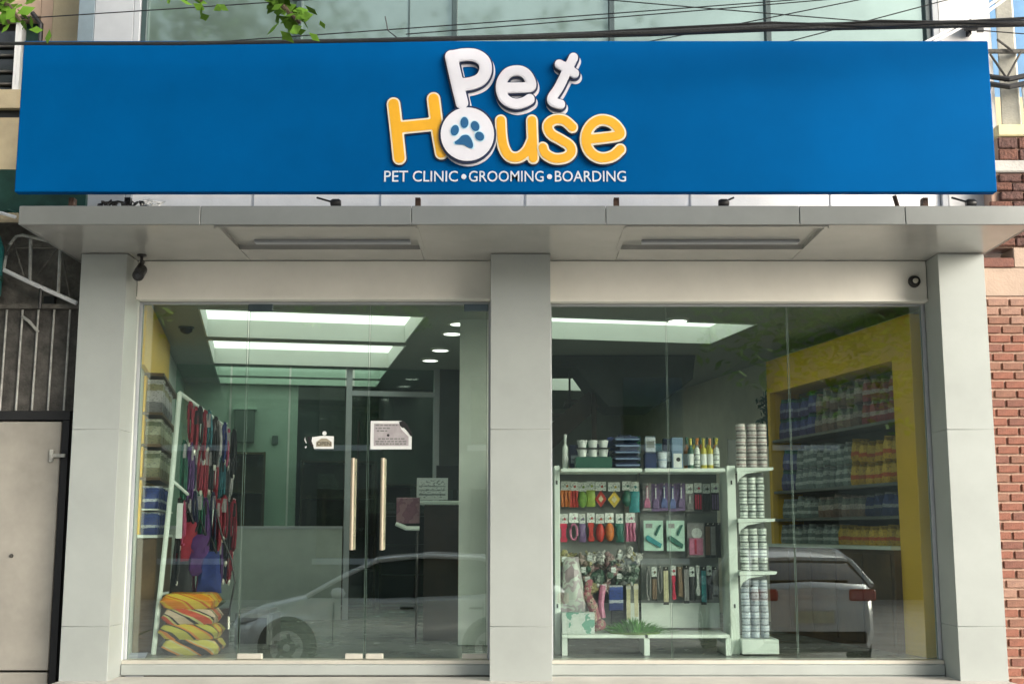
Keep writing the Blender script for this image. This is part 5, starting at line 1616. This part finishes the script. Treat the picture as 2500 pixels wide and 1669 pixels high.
BOX(3.75, 5.6, -0.12, 0.12, 3.72, 3.87).build('coping_stone', bpy.data.materials['sandy_tone'], bwall, bevel=0.006)
BL, BH, BP = 0.150, 0.052, 0.0685
bmeshes = []
for q, m in enumerate(BR):
    me = MB().box(-BL / 2, BL / 2, -0.012, 0.02, -BH / 2, BH / 2).mesh('brick', bevel=0.004)
    me.materials.append(m)
    bmeshes.append(me)
rnd = random.Random(21)
nb = 0
for r_ in range(42):
    z = 3.50 - 0.045 - r_ * BP
    if z < 0.66:
        break
    off = (r_ % 2) * (BL + 0.016) / 2 + rnd.uniform(-0.012, 0.012)
    for c_ in range(6):
        x = 3.455 + off + c_ * (BL + 0.016)
        pal = rnd.choice([0, 0, 0, 1, 2]) if z < 3.25 else rnd.choice([2, 3, 3, 3])  # top courses mostly take the paler brick tones
        if 1.2 < z < 1.45:
            pal = rnd.choice([2, 3, 2])
        o = bpy.data.objects.new('brick', bmeshes[pal])
        COL.objects.link(o)
        o.parent = bwall
        o.location = Vector((x, -0.108 + rnd.uniform(-0.002, 0.002), z)) - Vector(bwall.location)
        o.rotation_euler.y = rnd.uniform(-0.006, 0.006)
        nb += 1
rest = MB()
for r_ in range(42):
    z = 3.50 - 0.045 - r_ * BP
    off = (r_ % 2) * (BL + 0.016) / 2
    for c_ in range(6, 12):
        x = 3.455 + off + c_ * (BL + 0.016)
        if x < 5.5:
            rest.box(x - BL / 2, x + BL / 2, -0.12, -0.09, z - BH / 2, z + BH / 2)
tag(rest.build('bricks_beyond', BR[0], bwall), kind='stuff')
pier = thing('brick_pier', 'rough brown brick pier with cream cap stone right of the sign', 'pier', (3.87, 0.05, 3.9))
BOX(3.625, 4.10, -0.09, 0.30, 3.875, 4.45).build('core', mMORTAR, pier)
BOX(3.60, 4.16, -0.13, 0.32, 4.452, 4.545).build('stone_band', mPAVE, pier, bevel=0.01)
BOX(3.70, 3.99, -0.09, 0.25, 4.547, 4.735).build('upper_core', mMORTAR, pier)
BOX(3.69, 4.0, -0.12, 0.27, 4.738, 4.83).build('cap_stone', mat('cream_cap_stone', (0.66, 0.58, 0.33), 0.7, var=0.1), pier, bevel=0.01)
mPBR = [mat('pier_brick_' + n_, c, 0.85, var=0.35, scale=25, bump=0.8, bscale=50) for n_, c in (('a', (0.15, 0.065, 0.045)), ('b', (0.11, 0.055, 0.045)))]
for r_ in range(8):
    z = 3.875 + 0.008 + r_ * 0.071
    for c_ in range(3):
        x = 3.60 + c_ * 0.175 + (0.08 if r_ % 2 else 0)
        BOX(x, min(x + 0.167, 4.12), -0.125 + rnd.uniform(-0.008, 0.008), -0.091, z, z + 0.062).build('brick', mPBR[(r_ + c_) % 2], pier, bevel=0.008)
for r_ in range(2):
    z = 4.552 + r_ * 0.092
    for c_ in range(2):
        x = 3.69 + c_ * 0.155
        BOX(x, x + 0.147, -0.115, -0.091, z, z + 0.085).build('brick', mPBR[(r_ + c_) % 2], pier, bevel=0.008)
pole = thing('utility_pole', 'pale square concrete utility pole standing on the pier line right of the sign', 'utility pole', (3.80, 0.10, 4.83))
pl = MB()
for s_, z0, z1 in ((0.098, 4.832, 6.9),):
    vs = []
    for z, k in ((z0, 1.0), (z1, 0.82)):
        for a in (R(20), R(110), R(200), R(290)):
            vs.append((3.875 + s_ * k * math.cos(a), 0.06 + s_ * k * math.sin(a), z))
    pl.add(vs, [(3, 2, 1, 0), (4, 5, 6, 7), (0, 1, 5, 4), (1, 2, 6, 5), (2, 3, 7, 6), (3, 0, 4, 7)])
pl.build('shaft', mat('pale_concrete_pole', (0.58, 0.55, 0.46), 0.8, var=0.15, scale=5, bump=0.2), pole, bevel=0.008)
BOX(3.58, 4.10, -0.07, -0.045, 5.42, 5.45).build('cross_bar', mDARKW, pole)
for z, w in ((5.22, 0.24), (5.16, 0.20)):
    MB().tube([(3.66, -0.09, z), (3.80, -0.11, z - 0.03), (4.0, -0.08, z + 0.02), (4.2, -0.06, z + 0.05)], 0.022, 8).build('cable_clamp', mBLACK, pole)
for a, b in (((3.68, 5.40), (3.80, 5.20)), ((3.92, 5.42), (3.78, 5.18)), ((3.74, 5.52), (3.86, 5.42))):
    MB().tube([(a[0], -0.09, a[1]), (b[0], -0.09, b[1])], 0.009, 6).build('tie_wire', mDARKW, pole)
MB().tube([(3.665, -0.06, 4.86), (3.655, -0.07, 5.05), (3.68, -0.06, 5.16)], 0.012, 6).build('white_wire', mUPWALL, pole)
MB().tube([(3.93, -0.06, 4.3), (3.95, -0.06, 4.7), (3.93, -0.06, 5.16)], 0.014, 6).build('white_wire', mUPWALL, pole)
fb = thing('pale_house', 'pale blue and cream house wall at the right picture edge behind the pole', 'house', (6.5, 3.0, 0.13))
BOX(4.05, 9.5, 2.6, 2.9, 0.135, 5.6).build('wall', mat('pale_blue_render', (0.42, 0.50, 0.60), 0.8, var=0.1), fb)
BOX(3.95, 9.5, 2.5, 2.9, 5.605, 6.0).build('cornice', mCREAM, fb)
BOX(4.05, 9.5, 2.62, 2.9, 6.005, 9.0).build('upper_wall', mat('blue_render', (0.10, 0.22, 0.38), 0.7, var=0.1), fb)

# ------------------------------------------------------------------ cables across the front


def sag(p, q, s, n=18):
    p, q = Vector(p), Vector(q)
    return [p.lerp(q, k / n) - Vector((0, 0, s * 4 * (k / n) * (1 - k / n))) for k in range(n + 1)]


o = thing('cable_bundle', 'thick black cable bundle running along the top edge of the sign', 'cable', (0, -1.45, 4.8))
MB().tube([(-7, -1.45, 5.02), (-3.4, -1.45, 4.925), (-2.2, -1.45, 4.925), (-1.0, -1.45, 4.945), (0, -1.45, 4.968), (0.9, -1.45, 4.998), (1.7, -1.45, 5.035), (2.6, -1.42, 5.065), (3.4, -1.38, 5.095), (4.6, -1.2, 5.16), (8, -0.9, 5.4)],
          [0.012, 0.012, 0.013, 0.015, 0.019, 0.026, 0.029, 0.029, 0.026, 0.026, 0.026], 8).build('core', mRUBBER, o, smooth=True)
for j, r_ in ((0.02, 0.008), (-0.018, 0.007)):
    MB().tube([(-0.6, -1.45, 4.953), (0.4, -1.46, 4.982 + j * 0.3), (1.0, -1.47, 5.002 + j), (1.7, -1.47, 5.04 + j), (2.4, -1.46, 5.06 - j), (3.4, -1.42, 5.095 + j), (5.5, -1.1, 5.22)], r_, 6).build('strand', mBLACK, o, smooth=True)
W_ = [
      ((-4.559, -0.50, 5.451), (1.058, -0.50, 5.850), 0.012, 'thin cable crossing from the cream house over the left upper glass'),
      ((-2.859, -0.50, 5.280), (4.707, -0.50, 5.870), 0.012, 'thin cable rising from the sign top across the middle upper glass'),
      ((-0.028, -0.50, 5.723), (5.411, -0.50, 5.262), 0.012, 'thin cable falling to the right over the upper glass'),
      ((0.256, -0.50, 5.178), (5.239, -0.50, 6.233), 0.012, 'thin cable climbing from the sign top beside the thick bundle'),
      ((1.288, -0.50, 5.129), (5.891, -0.50, 6.411), 0.012, 'steep thin cable climbing near the right end of the sign'),
      ((-0.782, -0.50, 5.388), (5.104, -0.50, 5.920), 0.012, 'thin cable running just above the thick bundle')]
for p, q, s, lab in W_:
    oo = MB().tube(sag(p, q, s), 0.0045, 5).build('cable', mBLACK, at=p)
    tag(oo, lab, 'cable', 'thin overhead cables')
oo = MB().tube([(-0.86, -1.2, 5.22), (-0.84, -1.2, 5.12), (-0.78, -1.2, 5.07)], 0.004, 5).build('cable', mBLACK, at=(-0.8, -1.2, 5.07))
tag(oo, 'short loose wire hanging down behind the sign over the letters', 'cable', 'thin overhead cables')
for k in range(2):
    dx = 0.055 * k
    oo = MB().tube([(2.60 + dx, -1.0, 4.98), (3.0 + dx, -1.0, 5.19), (3.25 + dx, -1.0, 5.34), (3.8 + dx, -0.9, 5.75)], 0.011, 8).build('white_conduit', mUPWALL, at=(2.6 + dx, -1.0, 4.98), smooth=True)
    tag(oo, 'white conduit slanting up from the sign towards the pole, %s of the pair' % ('upper', 'lower')[k], 'conduit', 'white conduits')

# ------------------------------------------------------------------ potted plant by the gate, trees
mLEAF = mat('leaf_green', (0.12, 0.25, 0.03), 0.75, var=0.35, scale=3, spec=0.1)
mLEAFD = mat('leaf_dark_green', (0.045, 0.10, 0.022), 0.55, var=0.35, scale=3)
mBARK = mat('bark', (0.10, 0.075, 0.05), 0.95, var=0.3, scale=8, bump=0.6)
pt = thing('potted_plant', 'long-leaved potted plant in front of the gate, one leaf tip showing', 'plant', (-3.75, -1.9, 0.13))
MB().lathe([(0.13, 0.131), (0.18, 0.40), (0.20, 0.40), (0.20, 0.44), (0.17, 0.44)], (-3.75, -1.9, 0), 18).build('pot', mBROWN, pt, smooth=True)
rnd = random.Random(8)
for k in range(9):
    a = 0.12 + k * 0.7
    L = 0.62 + 0.1 * rnd.random()
    lf = MB()
    vs, fs = [], []
    for j in range(7):
        f = j / 6
        rr_ = L * f * (1.15 if k == 0 else 0.8)
        z = 0.42 + (0.52 if k == 0 else 0.42) * math.sin(f * (1.9 if k else 1.65))
        w = 0.035 * math.sin(math.pi * min(1, f * 0.9 + 0.08)) + 0.001
        c_ = Vector((-3.75 + rr_ * math.cos(a), -1.9 + rr_ * math.sin(a), z))
        s_ = Vector((-math.sin(a), math.cos(a), 0.25)) * w
        vs += [c_ - s_, c_ + s_]
    fs = [(2 * j, 2 * j + 1, 2 * j + 3, 2 * j + 2) for j in range(6)]
    lf.add(vs, fs).build('leaf', PM['darkgreen'], pt, smooth=True)


def limb(mb, p, q, r0, r1, n=6, wob=0.12, rnd=random):
    p, q = Vector(p), Vector(q)
    pts, rs = [], []
    for k in range(n + 1):
        f = k / n
        j = Vector((rnd.uniform(-1, 1), rnd.uniform(-1, 1), rnd.uniform(-1, 1))) * wob * (p - q).length * 0.15 * math.sin(math.pi * f)
        pts.append(p.lerp(q, f) + j)
        rs.append(r0 + (r1 - r0) * f)
    mb.tube(pts, rs, 7)
    return pts


def tree(label, base, trunk_top, clumps, nleaf, size, m, group=None, tips=(), ok=lambda p: True, seed=1):
    rnd = random.Random(seed)
    o = thing('street_tree', label, 'tree', base, group)
    tk = MB()
    limb(tk, base, trunk_top, 0.20, 0.13, 8, 0.3, rnd)
    for c_, r_ in clumps:
        limb(tk, trunk_top, c_, 0.10, 0.03, 6, 0.5, rnd)
    for pts_, r_ in tips:
        tk.tube(pts_, [r_ * (1 - 0.75 * k / (len(pts_) - 1)) for k in range(len(pts_))], 6)
    tk.build('trunk', mBARK, o, smooth=True)
    cr = MB()
    tot = sum(r ** 2 for c, r in clumps)
    for c_, r_ in clumps:
        for k in range(int(nleaf * r_ ** 2 / tot)):
            d = Vector((rnd.gauss(0, 1), rnd.gauss(0, 1), rnd.gauss(0, 0.8))).normalized()
            p = Vector(c_) + d * r_ * (rnd.random() ** 0.45)
            if not ok(p):
                continue
            a = Vector((rnd.uniform(-1, 1), rnd.uniform(-1, 1), rnd.uniform(-0.6, 0.4))).normalized()
            b = a.cross(Vector((rnd.uniform(-1, 1), rnd.uniform(-1, 1), 1))).normalized()
            s = size * rnd.uniform(0.6, 1.3)
            cr.add([p - a * s, p + b * s * 0.45, p + a * s, p - b * s * 0.45], [(0, 1, 2, 3)])
    for pts_, r_ in tips:
        for k in range(len(pts_) * 22):
            f = rnd.uniform(0.25, 1) * (len(pts_) - 1)
            i = min(int(f), len(pts_) - 2)
            p = Vector(pts_[i]).lerp(Vector(pts_[i + 1]), f - i) + Vector((rnd.gauss(0, .05), rnd.gauss(0, .05), rnd.gauss(0, .035)))
            a = Vector((rnd.uniform(-1, 1), rnd.uniform(-1, 1), rnd.uniform(-1, 0.3))).normalized()
            b = a.cross(Vector((rnd.uniform(-1, 1), -1, rnd.uniform(-1, 1)))).normalized()
            s = 0.038 * rnd.uniform(0.7, 1.3)
            cr.add([p - a * s, p + b * s * 0.5 + a * s * 0.1, p + a * s, p - b * s * 0.5 + a * s * 0.1], [(0, 1, 2, 3)])
    tag(cr.build('crown', m, o))
    return o


clear = lambda p: p.z > 1.77 + 0.50 * (p.y + 9.1) + 0.35 or abs(p.x) > 0.44 * (p.y + 9.1) + 0.4
tips = [([(-4.6, -5.0, 4.6), (-3.2, -4.4, 4.45), (-2.4, -4.05, 4.22), (-2.23, -3.98, 4.07), (-2.17, -3.95, 4.0)], 0.03),
        ([(-4.6, -5.0, 4.6), (-3.0, -4.4, 4.6), (-1.9, -4.1, 4.35), (-1.5, -4.0, 4.18), (-1.36, -4.0, 4.07)], 0.03),
        ([(-4.6, -5.0, 4.6), (-2.6, -4.6, 4.7), (-1.5, -4.2, 4.45), (-1.12, -4.0, 4.16), (-0.99, -4.0, 4.03), (-0.93, -3.98, 3.975)], 0.03)]
tree('leafy street tree at the left whose branch tips hang over the top of the picture', (-5.3, -5.2, 0.1), (-5.0, -5.1, 4.2),
     [((-5.8, -5.8, 6.6), 2.0), ((-3.9, -4.6, 6.9), 1.9), ((-4.4, -6.6, 7.2), 1.8), ((-2.4, -5.6, 6.9), 1.5), ((-5.4, -3.6, 6.3), 1.5), ((-5.9, -2.6, 4.9), 1.3), ((-5.0, -3.2, 5.6), 1.3), ((-5.2, -4.6, 4.6), 1.4), ((-3.6, -5.6, 8.3), 1.8), ((-0.6, -6.0, 6.9), 1.6), ((1.1, -6.3, 7.3), 1.5)],  # outer clumps added out of view to shade the left of the front
     15000, 0.085, mLEAF, tips=tips, ok=clear, seed=4)
tree('unseen tree added off to the right to shade the entrance side', (6.6, -5.4, 0.1), (6.3, -5.4, 4.0),  # tree added out of view to shade the left and centre pillars
     [((3.5, -6.6, 5.0), 1.5), ((4.8, -6.2, 4.4), 1.5), ((5.6, -6.9, 5.6), 1.5), ((2.8, -6.0, 6.2), 1.3), ((4.2, -7.4, 6.2), 1.4), ((5.4, -5.6, 6.6), 1.4)],
     9000, 0.085, mLEAF, ok=clear, seed=9)

# ------------------------------------------------------------------ building across the street (seen mirrored in the shop glass)
ob = thing('terrace_building', 'long dark grey terrace building across the street mirrored in the shop glass', 'building', (0, -24, 0))
BOX(-16, 15, -30, -24, 0.001, 7.9).build('wall', mat('grey_street_wall', (0.10, 0.11, 0.10), 0.85, var=0.2, scale=0.6), ob)
BOX(-16.2, 15.2, -30.2, -23.7, 7.901, 8.2).build('roof', mUPGREY, ob)
wm = MB().box(-0.8, 0.8, -0.03, 0.05, -0.9, 0.9).mesh('window', bevel=0.0)
wm.materials.append(mCARGLASS)
fm = MB().box(-0.9, 0.9, 0.0, 0.06, -1.08, -0.93).mesh('sill')
fm.materials.append(mUPGREY)
for zz in (2.0, 5.0):
    for k in range(7):
        o = bpy.data.objects.new('window', wm)
        COL.objects.link(o)
        o.parent = ob
        o.location = (-12.6 + k * 4.1, 0.01, zz)
        s_ = bpy.data.objects.new('sill', fm)
        COL.objects.link(s_)
        s_.parent = o

# ------------------------------------------------------------------ two parked cars (seen mirrored in the shop glass)


def loft(stations):
    """stations: list of (x, [(y,z) half section from bottom to top centre])"""
    mb = MB()
    rows_ = []
    for x, half in stations:
        rows_.append([(x, y, z) for y, z in half] + [(x, -y, z) for y, z in reversed(half) if y > 1e-6])
    n = len(rows_[0])
    vs = [p for r_ in rows_ for p in r_]
    fs = []
    for i in range(len(rows_) - 1):
        for k in range(n):
            fs.append((i * n + k, i * n + (k + 1) % n, (i + 1) * n + (k + 1) % n, (i + 1) * n + k))
    fs.append(tuple(reversed(range(n))))
    fs.append(tuple(range((len(rows_) - 1) * n, len(rows_) * n)))
    return mb.add(vs, fs)


def car(label, loc, rotz, paint, zs=1.0):
    o = thing('parked_car', label, 'car', (0, 0, 0), 'parked cars')
    S = [(0.0, .34, .60, .58), (0.10, .24, .70, .72), (0.40, .20, .82, .82), (1.05, .20, .95, .86), (2.0, .19, .93, .875), (3.1, .19, .97, .875), (3.85, .21, 1.03, .85), (4.22, .28, 1.05, .77), (4.32, .36, .98, .70)]
    st_ = [(x, [(0, zb), (w * 0.92, zb), (w, zb + 0.16), (w, (zb + zt) / 2 + 0.05), (w * 0.965, zt - 0.05), (w * 0.90, zt), (0, zt + 0.035)]) for x, zb, zt, w in S]
    b = loft(st_).build('body', paint, o, smooth=True)
    G = [(1.02, .97, .955), (1.45, 1.21, .95), (1.86, 1.41, .945), (2.5, 1.465, .945), (3.2, 1.43, .97), (3.65, 1.31, 1.0), (4.12, 1.06, 1.03)]
    gst = [(x, [(0, zb - 0.03), (0.795, zb - 0.03), (0.80 - 0.42 * max(0, zt - zb), zt - 0.012), (0.70 - 0.42 * max(0, zt - zb), zt), (0, zt + 0.01)]) for x, zt, zb in G]
    loft(gst).build('cabin_glass', mCARGLASS, o, smooth=True)
    rst = [(x, [(0, zt - 0.02), (0.64, zt - 0.03), (0.655, zt + 0.0), (0.58, zt + 0.022), (0, zt + 0.035)]) for x, zt in ((1.84, 1.41), (2.1, 1.44), (2.6, 1.462), (3.2, 1.435), (3.62, 1.335))]
    loft(rst).build('roof', paint, o, smooth=True)
    for s in (-1, 1):
        MB().tube([(1.00, s * 0.80, 0.95), (1.45, s * 0.70, 1.20), (1.88, s * 0.615, 1.40), (2.5, s * 0.59, 1.462), (3.2, s * 0.605, 1.43), (3.66, s * 0.67, 1.31), (4.15, s * 0.79, 1.04)], 0.032, 8).build('pillar', paint, o, smooth=True)
        MB().tube([(2.42, s * 0.605, 1.44), (2.38, s * 0.80, 0.94)], 0.03, 6).build('door_pillar', mBLACK, o)
        m_ = MB().lathe([(0.001, -0.10), (0.06, -0.07), (0.075, 0), (0.06, 0.07), (0.001, 0.10)], (1.42, s * 0.95, 1.0), 10, 'x').build('mirror', paint, o, smooth=True)
        for x in (2.20, 3.08):
            BOX(x, x + 0.17, s * 0.872 - 0.02, s * 0.872 + 0.02, 0.80, 0.825).build('door_handle', mBLACK, o, bevel=0.006)
        for x in (1.35, 2.40, 3.25):
            BOX(x, x + 0.008, s * 0.868 - 0.012, s * 0.868 + 0.012, 0.36, 0.88).build('door_gap', mBLACK, o)
        for x in (0.78, 3.36):
            MB().lathe([(0.375, 0), (0.375, s * 0.02), (0.36, s * 0.024)], (x, s * 0.855, 0.335), 28, 'y').build('wheel_arch', mBLACK, o)
            wh = MB().lathe([(0.20, 0), (0.315, s * 0.0), (0.325, s * 0.03), (0.325, s * 0.17), (0.30, s * 0.20), (0.21, s * 0.20)], (x, s * 0.70, 0.326), 28, 'y').build('wheel', mTYRE, o, smooth=True)
            MB().lathe([(0.20, 0), (0.21, s * 0.02), (0.06, s * 0.012), (0.02, s * 0.02)], (x, s * 0.885, 0.326), 20, 'y').build('rim', mRIM, wh, smooth=True)
            for k in range(5):
                a = k * 1.2566
                MB().tube([(x + 0.10 * math.cos(a), s * 0.909, 0.326 + 0.10 * math.sin(a)), (x + 0.17 * math.cos(a + 0.2), s * 0.909, 0.326 + 0.17 * math.sin(a + 0.2))], 0.022, 5).build('rim_gap', mBLACK, wh)
        MB().prism_y([(0.08, 0.60), (0.42, 0.66), (0.55, 0.78), (0.20, 0.72)], s * 0.74 - 0.06, s * 0.74 + 0.06).build('headlight', mLAMP, o, bevel=0.02)
        MB().box(4.20, 4.345, s * 0.62 - 0.17, s * 0.62 + 0.17, 0.86, 1.00).build('taillight', mRED, o, bevel=0.02)
    BOX(4.30, 4.348, -0.42, 0.42, 0.90, 0.93).build('tailgate_trim', mRIM, o)
    BOX(4.30, 4.338, -0.25, 0.25, 0.60, 0.74).build('number_plate', mat('plate_cream', (0.5, 0.48, 0.36), 0.5), o)
    BOX(4.26, 4.345, -0.66, 0.66, 0.36, 0.50).build('rear_bumper', mBLACK, o, bevel=0.02)
    BOX(-0.02, 0.10, -0.55, 0.55, 0.36, 0.52).build('grille', mBLACK, o, bevel=0.02)
    BOX(4.05, 4.10, -0.5, 0.5, 1.085, 1.10).build('wiper', mBLACK, o)
    o.location = loc
    o.rotation_euler.z = rotz
    o.scale.z = zs
    return o


car('silver car parked along the street, mirrored in the entrance glass', (-3.62, -7.68, 0.004), 0.0, mSILVER, 1.0)
c2 = car('grey car parked tail-first towards the shop, mirrored in the display window', (3.82, -11.1, 0.004), R(90), mPEARL, 1.05)
